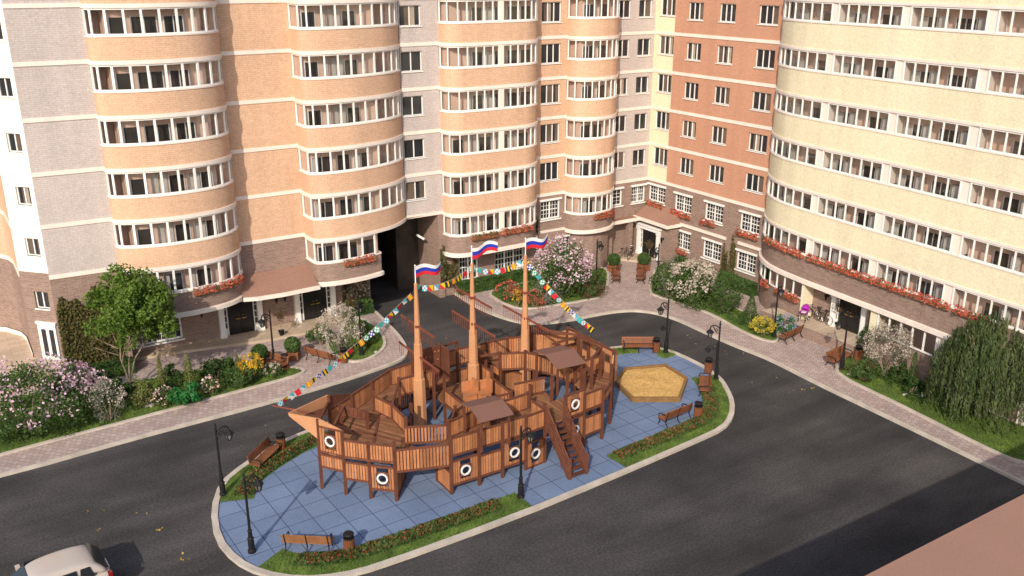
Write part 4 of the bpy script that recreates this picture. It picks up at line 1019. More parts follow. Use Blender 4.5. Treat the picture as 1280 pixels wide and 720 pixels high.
# bunting of little signal flags
cmb = [('fcyan', 'fwhite'), ('fred', 'fred'), ('fyellow', 'fblack'), ('fcyan', 'fgreen'), ('fwhite', 'fcyan'), ('forange', 'fyellow'), ('fgreen', 'fwhite'), ('fred', 'fyellow'), ('fblack', 'fyellow'), ('fwhite', 'fblue')]
PEN = []
for i, (a, b) in enumerate(cmb):
    mb = MB(); W, H_ = .27, .30
    if i % 3 == 0:
        for r in range(3):
            for c_ in range(3): mb.face([(-W/2+W*c_/3, 0, -H_*(r+1)/3), (-W/2+W*(c_+1)/3, 0, -H_*(r+1)/3), (-W/2+W*(c_+1)/3, 0, -H_*r/3), (-W/2+W*c_/3, 0, -H_*r/3)], m=(r+c_) % 2)
    elif i % 3 == 1:
        mb.face([(-W/2, 0, -H_), (W/2, 0, -H_), (-W/2, 0, 0)], m=0); mb.face([(W/2, 0, -H_), (W/2, 0, 0), (-W/2, 0, 0)], m=1)
    else:
        for c_ in range(3): mb.face([(-W/2+W*c_/3, 0, -H_), (-W/2+W*(c_+1)/3, 0, -H_), (-W/2+W*(c_+1)/3, 0, 0), (-W/2+W*c_/3, 0, 0)], m=c_ % 2)
    o = mb.build('pennant', [M[a], M[b]]); PEN.append(o.data); bpy.data.objects.remove(o)
def bunting(a, b, sag, label, off=0):
    a = Vector(a); b = Vector(b); L = (b-a).length; n = int(L/.33)
    r = thing('bunting', label, 'bunting', a, 0, 'strings of signal flags on the ship')
    pt = lambda t: a.lerp(b, t)+Vector((0, 0, -sag*4*t*(1-t)))
    mb = MB(); mb.path([tuple(pt(i/16)-a) for i in range(17)], .01, 5); mb.build('cord', M['rope'], r)
    ang = math.atan2(b.y-a.y, b.x-a.x)
    for i in range(n):
        t = (i+.6)/n; o = bpy.data.objects.new('pennant', PEN[(i*7+off) % len(PEN) if i % 4 else (i+off) % len(PEN)]); link(o, r)
        s_ = pt(min(1, t+.01))-pt(t-.01); o.location = pt(t)-a; o.rotation_euler = (R(random.uniform(-25, 25)), -math.atan2(s_.z, math.hypot(s_.x, s_.y)), ang+R(random.uniform(-15, 15)))
m1, m2, m3 = MASTS
bunting((-39.7, -20.25, 4.25), (m1[0]-.3, m1[1], 7.75), .3, 'string of signal flags rising from the bowsprit to the first mast', 0)
bunting((m1[0], m1[1], m1[2]-.95), (m2[0], m2[1], m2[2]-1.0), .45, 'short string of signal flags between the first and middle masts', 3)
bunting((m2[0], m2[1], m2[2]-1.0), (m3[0], m3[1], m3[2]-.95), .45, 'short string of signal flags between the middle and stern masts', 6)
bunting((m3[0], m3[1], m3[2]-1.0), (-21.45, -20.8, 4.3), .3, 'string of signal flags falling from the stern mast to the stern', 2)

# ------------------------------------------------------------------ sandbox
SB = [at(x, y, .3) for x, y in ((770, 477), (782, 461), (832, 457), (858, 473), (849, 498), (791, 498))]
cx = sum(p[0] for p in SB)/6; cy = sum(p[1] for p in SB)/6
sb = thing('sandbox', 'six sided wooden sandbox full of yellow sand beside the ship stern', 'sandbox', (cx, cy, .09))
loc = [(x-cx, y-cy) for x, y in SB]
if area(loc) < 0: loc = loc[::-1]
for p, q in zip(loc, loc[1:]+loc[:1]):
    mb = MB()
    for zz in (.05, .15, .25): mb.bar((*p, zz), (*q, zz), .16, .085)
    mb.build('rim', M['rimwood'], sb)
mb = MB(); N = 26
rim = resample(loc+[loc[0]], .35)[:-1]
for k_ in range(10):
    r0, r1 = k_/10, (k_+1)/10; hz = lambda r, p: .16+.10*math.cos(r*1.5)*(.6+.4*math.sin(p[0]*3.1+1)*math.cos(p[1]*2.7))
    for p, q in zip(rim, rim[1:]+rim[:1]):
        a, b, c, d_ = (p[0]*r0, p[1]*r0), (p[0]*r1, p[1]*r1), (q[0]*r1, q[1]*r1), (q[0]*r0, q[1]*r0)
        mb.face([(*v, hz(rr, v)) for v, rr in ((a, r0), (b, r1), (c, r1), (d_, r0))])
mb.build('sand', M['sand'], sb, smooth=True)

# ------------------------------------------------------------------ street furniture
def make_lamp():
    t = thing('street_lamp', 'x', 'street lamp', (0, 0, 0), 0, 'black street lamps around the court')
    mb = MB(); mb.lathe([(.17, 0), (.17, .12), (.13, .16), (.14, .5), (.12, .62), (.15, .68), (.10, .74), (.085, 1.02), (.11, 1.06), (.05, 1.12)], (0, 0, 0), 10); mb.build('base', M['iron'], t)
    mb = MB(); mb.tube((0, 0, 1.1), (0, 0, 3.55), .062, .048, 8)
    for z in (1.9, 2.7, 3.1): mb.lathe([(.045, 0), (.065, .03), (.045, .06)], (0, 0, z), 8)
    mb.lathe([(.03, 0), (.075, .06), (.03, .12), (.05, .16), (.005, .3)], (0, 0, 3.5), 8); mb.build('pole', M['iron'], t)
    mb = MB(); pts = [(0, 0, 3.25), (.15, 0, 3.42), (.36, 0, 3.5), (.52, 0, 3.44), (.58, 0, 3.32)]; mb.path(pts, .034, 6)
    sp = [(.06+.13+.13*math.cos(a)*(1-a/9), 0, 3.22-.05+.11*math.sin(a)*(1-a/9)) for a in np.linspace(0, 6, 14)]; mb.path(sp, .024, 5)
    mb.path([(0, 0, 2.95), (.18, 0, 3.02), (.3, 0, 3.2), (.42, 0, 3.46)], .026, 5); mb.build('arm', M['iron'], t)
    L_ = MB(); c = (.58, 0, 2.72)
    L_.lathe([(.015, .6), (.04, .56), (.08, .5), (.22, .37), (.24, .33)], c, 8); L_.lathe([(.09, 0), (.11, .03), (.09, .05)], c, 8)
    for k_ in range(4):
        a = math.pi/4+k_*math.pi/2; L_.tube((c[0]+.10*math.cos(a), c[1]+.10*math.sin(a), c[2]+.03), (c[0]+.19*math.cos(a), c[1]+.19*math.sin(a), c[2]+.34), .022, n=5)
    o = L_.build('lantern', M['iron'], t); mb = MB(); mb.lathe([(.085, .05), (.165, .33)], c, 8); mb.build('lantern_glass', M['lamp'], o)
    return t
lampP = make_lamp()
lamps = [((279, 619), 5, .1, 'street lamp on the left tip of the island, by the flower border'), ((315, 690), 10, .1, 'street lamp on grass behind the bench at the front left of the island'),
 ((651, 622), 8, .1, 'street lamp on the grass patch at the front of the ship stairs'), ((895, 474), 150, .1, 'street lamp at the right end of the island beside the tall red brown bench'),
 ((832, 441), 175, .1, 'street lamp on the small grass patch behind the sandbox'), ((343, 457), 190, .15, 'street lamp by the yellow shrub on the left bed'),
 ((967, 421), 20, .15, 'street lamp between the yellow flowers and the bench near the purple stroller'), ((1052, 462), 160, .15, 'street lamp by the kerb at the right entrance, beside a dark bin'),
 ((452, 444), 60, .15, 'street lamp on the rounded left lawn near the archway'), ((821, 363), 200, .15, 'street lamp right of the path to the corner entrance'), ((745, 357), 20, .15, 'street lamp left of the path to the corner entrance')]
for i, (b, a, z, lb) in enumerate(lamps):
    q = at(*b, z)
    if i == 0: lampP.location = (*q, z); lampP.rotation_euler = (0, 0, R(a)); lampP['label'] = lb
    else: dup(lampP, (*q, z), R(a), lb)
def make_bench(wood):
    t = thing('bench', 'x', 'bench', (0, 0, 0), 0, 'wooden benches around the court')
    mb = MB()
    for y in (-.05, .085, .22, .355): mb.box((-1.05, y, .42), (1.05, y+.125, .46))
    mb.build('seat', wood, t)
    mb = MB()
    for z in (.50, .635, .77):
        T = Matrix.Translation((0, -.06-(z-.5)*.28, z)) @ Matrix.Rotation(R(15), 4, 'X'); mb.box((-1.05, -.018, 0), (1.05, .018, .125), 0, T)
    mb.build('backrest', wood, t)
    for x in (-.93, 0, .93):
        mb = MB(); mb.path([(x, -.20, 0), (x, -.02, .25), (x, -.05, .42), (x, -.19, .92)], .028, 6); mb.path([(x, .50, 0), (x, .40, .22), (x, .44, .40), (x, -.05, .40)], .026, 6)
        if x: mb.path([(x, .44, .42), (x, .50, .56), (x, .42, .66), (x, .1, .68), (x, -.12, .66)], .028, 6)
        mb.build('leg', M['iron'], t)
    return t
benchP = make_bench(M['benchwood']); benchL = make_bench(M['benchpale'])
def between(a, b, z): 
    p, q = at(*a, z), at(*b, z); return ((p[0]+q[0])/2, (p[1]+q[1])/2), math.atan2(q[1]-p[1], q[0]-p[0])
bl = [((308, 597), (347, 560), .09, 1, benchP, 'bench with its back to the flower border at the left end of the island'),
 ((352, 688), (418, 691), .09, 0, benchL, 'paler bench beside a wooden bin at the front left of the island'),
 ((823, 537), (868, 518), .09, 0, benchP, 'bench on the blue paving below the sandbox, backed by red flowers'),
 ((884, 505), (884, 472), .09, 0, benchP, 'bench at the right end of the island, its seat facing the sandbox'),
 ((776, 438), (818, 438), .09, 1, benchP, 'bench behind the ship stern, next to the small grass patch'),
 ((375, 446), (424, 459), .14, 0, benchP, 'orange brown bench in front of the white flowering shrub on the left plaza'),
 ((333, 456), (355, 462), .14, 1, benchP, 'bench half hidden by the yellow shrub and the lamp on the left plaza'),
 ((974, 433), (1006, 418), .14, 0, benchP, 'bench on the paving below the purple stroller'),
 ((1030, 460), (1060, 446), .14, 1, benchP, 'dark bench between the right entrance and the curb bed'),
 ((767, 360), (767, 340), .14, 1, benchP, 'bench end-on at the left of the path to the corner entrance'),
 ((803, 340), (803, 360), .14, 1, benchP, 'bench end-on at the right of the path to the corner entrance')]
usedP = set()
for a, b, z, flip, pr, lb in bl:
    c, ang = between(a, b, z); ang += math.pi if flip else 0
    if pr.name not in usedP: usedP.add(pr.name); pr.location = (*c, z); pr.rotation_euler = (0, 0, ang); pr['label'] = lb
    else: dup(pr, (*c, z), ang, lb)
def make_bin():
    t = thing('litter_bin', 'x', 'bin', (0, 0, 0), 0, 'round wooden litter bins')
    mb = MB(); mb.lathe([(.20, .06), (.21, .3), (.21, .7), (.20, .74)], (0, 0, 0), 14); mb.lathe([(.15, .74), (.15, .5)], (0, 0, 0), 14); mb.build('liner', M['iron'], t)
    mb = MB()
    for k_ in range(16):
        a = 2*math.pi*k_/16; mb.box((-.036, .205, .05), (.036, .235, .72), 0, Matrix.Rotation(a, 4, 'Z'))
    mb.build('slats', M['binwood'], t)
    mb = MB(); mb.torus((0, 0, .76), .215, .03, 'z', 16, 6); mb.tube((0, .2, .74), (0, .2, .95), .012); mb.tube((0, -.2, .74), (0, -.2, .95), .012); mb.lathe([(.24, .93), (.2, .98), (.02, 1.02)], (0, 0, 0), 14); mb.build('lid', M['iron'], t)
    return t
binP = make_bin()
for i, (b, z, lb) in enumerate([((437, 691), .09, 'litter bin right of the pale bench at the front of the island'), ((352, 563), .09, 'litter bin beside the bench at the left end of the island'), ((820, 440), .09, 'litter bin on the small grass patch behind the sandbox'),
    ((872, 523), .09, 'litter bin at the right end of the bench below the sandbox'), ((885, 466), .09, 'litter bin above the tall bench at the right end of the island'), ((357, 461), .14, 'dark litter bin in shade on the left plaza'), ((430, 453), .14, 'litter bin at the right end of the orange brown bench on the left plaza'), ((1072, 450), .14, 'dark litter bin at the end of the bench by the right entrance')]):
    q = at(*b, z)
    if i == 0: binP.location = (*q, z); binP['label'] = lb
    else: dup(binP, (*q, z), i*.7, lb)

# ------------------------------------------------------------------ vegetation
def leaf_object(name, layers, parent=None, loc=(0, 0, 0), bias=.6):
    """layers: (centres Nx3 local, outward Nx3, size, aspect, material)"""
    V = []; FM = []; mats = []; n0 = 0
    for mi, (C, O, size, asp, mt) in enumerate(layers):
        n = len(C)
        if n == 0: mats.append(mt); continue
        nrm = O*bias+RNG.normal(size=(n, 3)); nrm /= np.linalg.norm(nrm, axis=1)[:, None]
        t = RNG.normal(size=(n, 3)); u = np.cross(nrm, t); u /= np.linalg.norm(u, axis=1)[:, None]; v = np.cross(nrm, u)
        s = size*RNG.uniform(.65, 1.3, (n, 1)); fold = nrm*s*.25
        q = np.stack([C-u*s, C-v*s*asp+fold, C+u*s, C+v*s*asp+fold], 1); V.append(q.reshape(-1, 3)); FM += [mi]*n; mats.append(mt)
    V = np.concatenate(V); n = len(V)//4
    me = bpy.data.meshes.new(name); me.vertices.add(len(V)); me.vertices.foreach_set('co', V.astype(np.float32).ravel())
    me.loops.add(len(V)); me.loops.foreach_set('vertex_index', np.arange(len(V), dtype=np.int32))
    me.polygons.add(n); me.polygons.foreach_set('loop_start', np.arange(0, len(V), 4, dtype=np.int32)); me.polygons.foreach_set('material_index', np.array(FM, dtype=np.int32))
    for m_ in mats: me.materials.append(m_)
    me.update(calc_edges=True); me.validate()
    o = bpy.data.objects.new(name, me); link(o, parent); o.location = loc; return o
def unit(n):
    d = RNG.normal(size=(n, 3)); return d/np.linalg.norm(d, axis=1)[:, None]
def crown(n, rx, ry, rz, cz, clumps=30, cr=.28, hollow=.55, low=-1.0):
    d = unit(clumps*3); d = d[d[:, 2] > low][:clumps]
    rad = RNG.uniform(hollow, 1.0, (len(d), 1))**.7; cc = d*rad
    cr_ = cr*RNG.uniform(.6, 1.25, len(cc))
    i = RNG.integers(0, len(cc), n); dd = unit(n); rr = RNG.uniform(.2, 1, (n, 1))**(1/2.2)
    p = cc[i]+dd*rr*cr_[i][:, None]
    O = dd*.7+cc[i]*.6; sc_ = np.array([rx, ry, rz])
    p = p*sc_; p[:, 2] += cz
    return p, O
def keep_up(p, O, zmin=.02):
    k_ = p[:, 2] > zmin; return p[k_], O[k_]
def conifer(n, r, h, pw=1.0):
    t = RNG.uniform(0, 1, n)**1.35; a = RNG.uniform(0, 2*math.pi, n); rr = r*(1-t)**pw*(1+.16*np.sin(a*5+t*19))*RNG.uniform(.72, 1.05, n)
    p = np.stack([rr*np.cos(a), rr*np.sin(a), .05+t*h], 1); O = np.stack([np.cos(a), np.sin(a), .5+0*a], 1); return p, O
def ball(n, r, cz):
    d = unit(n); p = d*r*RNG.uniform(.88, 1.03, (n, 1)); p[:, 2] += cz; return p, d
def stems(parent, h, n=5, r=.03, spread=.4, mt=None):
    mb = MB()
    for i in range(n):
        a = 2*math.pi*i/n+random.random(); mb.tube((.06*math.cos(a), .06*math.sin(a), -.02), (spread*h*math.cos(a), spread*h*math.sin(a), h*random.uniform(.6, .9)), r, r*.4, 5)
    return mb.build('stem', mt or M['bark'], parent)
def bush(name, label, b, ytop, wpx, mt, n, cat='shrub', blossom=None, nb=0, bs=.06, leaf=.07, group='shrubs in the planting beds', z=.18, clumps=24, dry=None, asp=.55, fl_top=False, deep=None):
    q = at(*b, z); h = height_at(q, ytop)-z; wid = wpx*scale_at(q)
    t = thing(name, label, cat, (*q, z), 0, group)
    rx = wid/2; rz = h*.55; ry = deep or min(rx, max(h*.8, .5)) if rx > h*1.3 else rx
    # long bushes lie along the picture plane: turn them to face the court
    ang = math.atan2(RT[1], RT[0]); t.rotation_euler = (0, 0, ang)
    stems(t, h*.6, 6, .02+.01*h)
    P, O = crown(n, rx*.88, ry*.88, rz*.9, h*.52, clumps, .34); P, O = keep_up(P, O)
    L_ = [(P, O, leaf, asp, mt)]
    if dry: P2, O2 = keep_up(*crown(n//3, rx*.9, ry*.9, rz*.92, h*.52, clumps, .3)); L_.append((P2, O2, leaf, asp, dry))
    leaf_object('foliage', L_, t)
    if blossom:
        Pb, Ob = crown(nb, rx*.97, ry*.97, rz, h*.54, clumps*2, .22, .8, -.2); Pb, Ob = keep_up(Pb, Ob, .1)
        leaf_object('blossom', [(Pb, Ob, bs, .7, blossom)], t)
    return t
def spikes(P, n, L, sp, seed=0):
    pass
# the maple-like tree on the left bed
q = at(163, 487, .18); s_ = scale_at(q)
tr = thing('tree', 'bright green leafy tree with a pale forked trunk on the left bed', 'tree', (*q, .18))
zt = height_at(q, 322)-.18; zb = height_at(q, 446)-.18
mb = MB(); mb.tube((0, 0, -.05), (.02, 0, .55), .11, .085, 8)
for a, sp, top in ((0, .5, 3.4), (2.2, .4, 3.8), (4.1, .5, 3.2), (5.2, .25, 4.4)):
    x, y = math.cos(a)*sp, math.sin(a)*sp; mb.tube((.02, 0, .5), (x, y, 1.9), .06, .045, 6); mb.tube((x, y, 1.9), (x*2.2+.5, y*2.2-.3, top), .045, .012, 6)
    for k_ in range(3): b_ = a+random.uniform(-.9, .9); mb.tube((x*1.3, y*1.3, 2.1+.4*k_), (x*1.3+math.cos(b_)*1.3, y*1.3+math.sin(b_)*1.3, 2.7+.6*k_), .025, .008, 5)
mb.build('trunk', M['bark'], tr)
cr_h = (zt-zb)/2; cr_w = 62*s_
P, O = crown(14000, cr_w*.86, cr_w*.86, cr_h*.84, (zt+zb)/2, 75, .25, .25); P += np.array([RT[0]*.85, RT[1]*.85, 0]); leaf_object('crown', [(P, O, .10, .62, M['leaf'])], tr)
# lilacs and flowering shrubs
def lilac(name, label, b, ytop, wpx, blossom, n, nb, **k):
    return bush(name, label, b, ytop, wpx, M['leafm'], n, 'shrub', blossom, nb, .085, .085, 'flowering shrubs', **k)
lilac('lilac_bush', 'wide lilac bush with pink blossom at the lower left edge', (38, 540), 462, 150, M['lilac'], 6500, 1500, clumps=60)
lilac('lilac_bush', 'smaller pink flowering lilac by the white side door at left', (98, 512), 462, 70, M['lilac'], 2600, 700)
bush('flowering_shrub', 'greyish white flowering shrub at the right edge of the lilac, lower left', (138, 525), 478, 44, M['leafg'], 2000, 'shrub', M['blos'], 500, .05, .05, 'flowering shrubs')
bush('flowering_shrub', 'bushy white flowering shrub behind the orange brown bench', (427, 440), 388, 54, M['leafg'], 1700, 'shrub', M['blos'], 2300, .05, .05, 'flowering shrubs', clumps=36)
lilac('lilac_bush', 'tall lilac with pink blossom left of the path to the corner entrance', (702, 372), 303, 74, M['lilac'], 5200, 1500, clumps=50)
lilac('lilac_bush', 'lilac with whitish pink blossom right of the path to the corner entrance', (864, 382), 330, 64, M['blos'], 2800, 1900, clumps=40)
bush('flowering_shrub', 'white flowering shrub beside the dark bin at the right entrance', (1105, 466), 410, 58, M['leafg'], 1700, 'shrub', M['blos'], 2300, .05, .05, 'flowering shrubs', clumps=36)
bush('shrub', 'silvery grey shrub below the tall lilac, behind the stern mast', (682, 380), 345, 42, M['leafg'], 1800, leaf=.05)
bush('shrub', 'green shrub at the right of the tall lilac, by a path lamp', (738, 372), 338, 44, M['leafm'], 2200, dry=M['dry'])
bush('shrub', 'light green shrub right of the path lamp', (836, 372), 325, 46, M['leafm'], 2200, dry=M['leafg'])
bush('shrub', 'tall broad green shrub right of the whitish lilac', (907, 392), 338, 44, M['leafm'], 3200, clumps=40)
bush('shrub', 'reddish brown shrub at the tip of the right bed by a lamp', (1077, 474), 452, 40, M['leafm'], 1300, dry=M['dry'])
bush('shrub', 'rounded dark green bush between right entrance and white shrub', (1084, 444), 412, 26, M['leafd'], 1500)
bush('shrub', 'dark green bush beside the thin cypress in the right bed', (1122, 478), 452, 22, M['leafd'], 1100)
bush('shrub', 'dark upright bush in the rounded left lawn', (458, 432), 402, 22, M['leafd'], 1500)
bush('shrub', 'grey green bush behind the orange brown bench', (402, 430), 408, 34, M['leafm'], 1200)
bush('shrub', 'rounded yellow green bush near the tree trunk', (181, 508), 476, 30, M['leafy'], 2000)
bush('ground_plant', 'low bright green leafy plant between the two cypresses', (232, 505), 483, 44, M['leafb'], 1800, leaf=.09)
bush('shrub', 'dark green bush right of the tree trunk', (150, 500), 476, 26, M['leafd'], 1300)
bush('shrub', 'dark bush in front of the left terrace', (216, 486), 458, 26, M['leafd'], 1300)
bush('shrub', 'broad dark green bush on the left bed, below the first door', (272, 474), 450, 44, M['leafd'], 2000)
bush('shrub', 'small round clipped bush on the left bed', (287, 465), 446, 14, M['leafm'], 900)
bush('shrub', 'mid green bush near the kerb on the left bed', (300, 483), 460, 36, M['leafm'], 1800)
bush('flowering_shrub', 'golden yellow shrub beside the lamp on the left bed', (315, 474), 446, 30, M['leafm'], 700, 'shrub', M['bloora'], 1500, .05, .06, 'flowering shrubs')
bush('flower_clump', 'white flowers at the tip of the left bed', (341, 470), 455, 26, M['leafm'], 600, 'flowers', M['blos'], 200, .05, .06, 'flower clumps')
bush('rose_bush', 'rose bush with pale pink blooms near the kerb at left', (264, 492), 472, 24, M['leafm'], 500, 'flowers', M['blopink'], 60, .10, .06, 'flower clumps')
bush('rose_bush', 'brownish pink rose bush below the yellow green bush', (206, 507), 487, 30, M['leafm'], 500, 'flowers', M['blopink'], 110, .07, .06, 'flower clumps', dry=M['dry'])
bush('rose_bush', 'red rose bush at the tip of the bed behind the masts', (634, 377), 352, 30, M['leafm'], 900, 'flowers', M['blored'], 200, .07, .06, 'flower clumps')
bush('flower_clump', 'small golden flower clump behind the stern mast', (646, 383), 362, 12, M['leafm'], 200, 'flowers', M['bloora'], 350, .06, .06, 'flower clumps')
bush('flower_clump', 'reddish flower clump along the bed behind the stern mast', (668, 384), 364, 26, M['leafm'], 600, 'flowers', M['blored'], 160, .06, .06, 'flower clumps')
bush('flower_clump', 'bright yellow flower clump beside the lamp near the right entrance', (953, 419), 399, 32, M['leafy'], 500, 'flowers', M['bloyel'], 1500, .05, .06, 'flower clumps')
bush('flower_clump', 'blue violet and green flower clump by the bench near the stroller', (981, 416), 395, 30, M['leafb'], 1100, 'flowers', M['blopur'], 500, .045, .06, 'flower clumps')
bush('shrub', 'low dark bush beside the weeping willow', (1140, 492), 472, 30, M['leafd'], 1100)
def cone(label, b, ytop, wpx, mt, n, pw=.8, z=.18):
    q = at(*b, z); h = height_at(q, ytop)-z; t = thing('cypress', label, 'conifer', (*q, z), 0, 'clipped conifers')
    mb = MB(); mb.tube((0, 0, -.05), (0, 0, h*.8), .05, .015, 6); mb.build('trunk', M['bark'], t)
    P, O = conifer(n, wpx*scale_at(q)/2, h, pw); leaf_object('foliage', [(P, O, .055, .4, mt)], t, bias=.9)
cone('slim pale green cypress right of the tree trunk', (204, 494), 446, 11, M['leafy'], 1100, .6)
cone('taller pale green cypress in the middle of the left bed', (239, 490), 443, 18, M['leafy'], 1700, .7)
cone('thin pale cypress at the right of the left bed', (299, 474), 444, 11, M['leafy'], 1000, .6)
cone('broad dark cone shaped conifer before the curved wing', (937, 406), 368, 24, M['leafm'], 2200, .8)
cone('thin dark cypress left of the weeping willow', (1138, 486), 441, 14, M['leafm'], 1200, .6)
# hedges along the walls
def hedge(label, pts, h, wd, mt):
    P_ = [at(*p, .14) if len(p) == 2 else p[:2] for p in pts]
    t = thing('hedge', label, 'hedge', (*P_[0], .12), 0, 'clipped hedges along the walls')
    ps = []; os_ = []
    for a, b in zip(P_, P_[1:]):
        a = np.array(a); b = np.array(b); L = np.linalg.norm(b-a); d = (b-a)/L; nn = np.array([-d[1], d[0]]); n = int(420*L)
        s = RNG.uniform(0, 1, n); face = RNG.integers(0, 5, n); w_ = np.where(face < 2, np.where(face == 0, -1, 1)*wd/2, RNG.uniform(-wd/2, wd/2, n)); z = np.where(face < 2, RNG.uniform(0, h, n), h)+RNG.normal(0, .03, n)
        w_ = w_+RNG.normal(0, .03, n)
        xy = a+np.outer(s, b-a)+np.outer(w_, nn)-np.array(P_[0]); ps.append(np.column_stack([xy, np.abs(z)])); os_.append(np.column_stack([np.outer(np.where(face < 2, np.sign(w_), 0), nn), np.where(face < 2, .2, 1)]))
    leaf_object('foliage', [(np.concatenate(ps), np.concatenate(os_), .07, .6, mt)], t, bias=.9)
    mb = MB(); Q = [(p[0]-P_[0][0], p[1]-P_[0][1], h*.42) for p in P_]
    for a, b in zip(Q, Q[1:]): mb.bar(a, b, wd*.8, h*.84)
    mb.build('core', M['leafd'], t)
W_ = 'w'
hedge('low hedge right of the second black door at left', [(-28.6, -1.15, W_), (-26.4, -1.15, W_)], .95, .7, M['leafm'])
hedge('long hedge under the ground floor windows behind the masts', [(-19.3, -1.35, W_), (-9.6, -1.3, W_)], .95, .75, M['leafm'])
hedge('hedge below the ground floor windows of the terracotta wing, nearer the corner', [(-.65, -4.9, W_), (-.65, -9.1, W_)], .85, .7, M['leafm'])
hedge('hedge beside the curved end of the right wing', [(-.65, -9.9, W_), (-.75, -13.6, W_)], .95, .7, M['leafm'])
hedge('small rounded hedge left of the tree trunk', [(-45.3, -2.8, W_), (-43.0, -2.95, W_)], .85, .8, M['leafd'])
# topiary balls in planters
def make_topiary():
    t = thing('planter', 'x', 'planter', (0, 0, 0), 0, 'wooden planters with ball topiary')
    mb = MB()
    for i in range(5):
        z = .04+i*.11
        for s in (-1, 1): mb.box((-.34, s*.34-.02, z), (.34, s*.34+.02, z+.10)); mb.box((s*.34-.02, -.32, z), (s*.34+.02, .32, z+.10))
    for sx in (-1, 1):
        for sy in (-1, 1): mb.box((sx*.34-.045, sy*.34-.045, 0), (sx*.34+.045, sy*.34+.045, .62))
    mb.build('box', M['benchwood'], t)
    mb = MB(); mb.box((-.31, -.31, .1), (.31, .31, .53)); mb.build('soil', M['soil'], t)
    P, O = ball(1900, .50, 1.0); o = leaf_object('ball_shrub', [(P, O, .055, .6, M['leafm'])], t, bias=.9)
    mb = MB(); mb.tube((0, 0, .5), (0, 0, .8), .04); mb.lathe([(.02, .55), (.3, .68), (.43, 1.0), (.3, 1.32), (.02, 1.45)], (0, 0, 0), 10); mb.build('core', M['leafd'], t)
    return t
topP = make_topiary()
for i, (b, z, lb) in enumerate([((326, 459), .14, 'ball topiary planter behind the yellow shrub on the left plaza'), ((367, 449), .14, 'ball topiary planter left of the orange brown bench'), ((767, 339), .14, 'ball topiary planter at the left of the path to the corner entrance'), ((804, 338), .14, 'ball topiary planter at the right of the path to the corner entrance'), ((833, 322), .14, 'ball topiary planter against the wall right of the corner entrance')]):
    q = at(*b, z)
    if i == 0: topP.location = (*q, z); topP['label'] = lb
    else: dup(topP, (*q, z), i, lb)
def make_pottree():
    t = thing('potted_tree', 'x', 'potted tree', (0, 0, 0), 0, 'small potted trees by the doors')
    mb = MB(); mb.lathe([(.12, 0), (.20, .32), (.22, .34), (.17, .35)], (0, 0, 0), 12); mb.build('pot', M['iron'], t)
    mb = MB(); mb.tube((0, 0, .3), (.02, .02, 1.1), .025, .02, 6)
    for a in (0, 1.3, 2.6, 3.9, 5.2): mb.tube((.02, .02, .95), (.3*math.cos(a), .3*math.sin(a), 1.5), .012, .005, 5)
    mb.build('trunk', M['bark'], t)
    P, O = crown(420, .42, .42, .5, 1.5, 12, .4, .2); leaf_object('foliage', [(P, O, .05, .5, M['dry'])], t); return t
potP = make_pottree()
for i, (b, z, lb) in enumerate([((352, 419), .3, 'small bare-looking potted tree between the two black doors at left'), ((440, 402), .14, 'small potted tree before the hedge right of the second left door'), ((752, 328), .3, 'small potted tree left on the corner terrace'), ((811, 327), .3, 'small potted tree right of the white corner portal'), ((1047, 409), .8, 'small potted tree on the terrace before the right black door')]):
    q = at(*b, z)
    if i == 0: potP.location = (*q, z); potP['label'] = lb
    else: dup(potP, (*q, z), i, lb)
# weeping willow
q = at(1222, 520, .18); wl = thing('weeping_willow', 'large dark weeping willow with hanging foliage at the right edge', 'tree', (*q, .18))
h = height_at(q, 398)-.18; s_ = scale_at(q); rw_ = 62*s_
mb = MB(); mb.tube((0, 0, -.1), (.05, 0, 1.6), .22, .16, 8)
for i in range(9): a = 2*math.pi*i/9; mb.tube((.05, 0, 1.5), (rw_*.45*math.cos(a), rw_*.45*math.sin(a), h*.85), .08, .03, 6)
mb.build('trunk', M['bark'], wl)
ps = []; os_ = []
for i in range(620):
    a = RNG.uniform(0, 2*math.pi); r_ = rw_*math.sqrt(RNG.uniform(.02, 1)); top = h*(1-.45*(r_/rw_)**2)+RNG.normal(0, .12); ln = RNG.uniform(.5, .95)*top*(.45+.55*r_/rw_)
    n = int(ln/.085); t_ = np.linspace(0, 1, n); dr = .12*t_
    p = np.stack([(r_+dr)*math.cos(a)+RNG.normal(0, .035, n), (r_+dr)*math.sin(a)+RNG.normal(0, .035, n), np.maximum(.08, top-ln*t_)], 1); ps.append(p); os_.append(np.tile([math.cos(a), math.sin(a), .35], (n, 1)))
PW = np.concatenate(ps); OW = np.concatenate(os_)
def hang_leaves(name, C, O, size, mt, parent):
    n = len(C); u = np.array([0, 0, 1.0])+RNG.normal(0, .28, (n, 3)); u /= np.linalg.norm(u, axis=1)[:, None]; v = np.cross(u, O+RNG.normal(0, .6, (n, 3))); v /= np.linalg.norm(v, axis=1)[:, None]
    s = size*RNG.uniform(.7, 1.3, (n, 1)); q = np.stack([C-u*s, C-v*s*.26, C+u*s, C+v*s*.26], 1).reshape(-1, 3)
    me = bpy.data.meshes.new(name); me.from_pydata(q.tolist(), [], np.arange(4*n).reshape(-1, 4).tolist()); me.materials.append(mt); o = bpy.data.objects.new(name, me); link(o, parent); return o
hang_leaves('crown', PW, OW, .13, M['leafw'], wl)
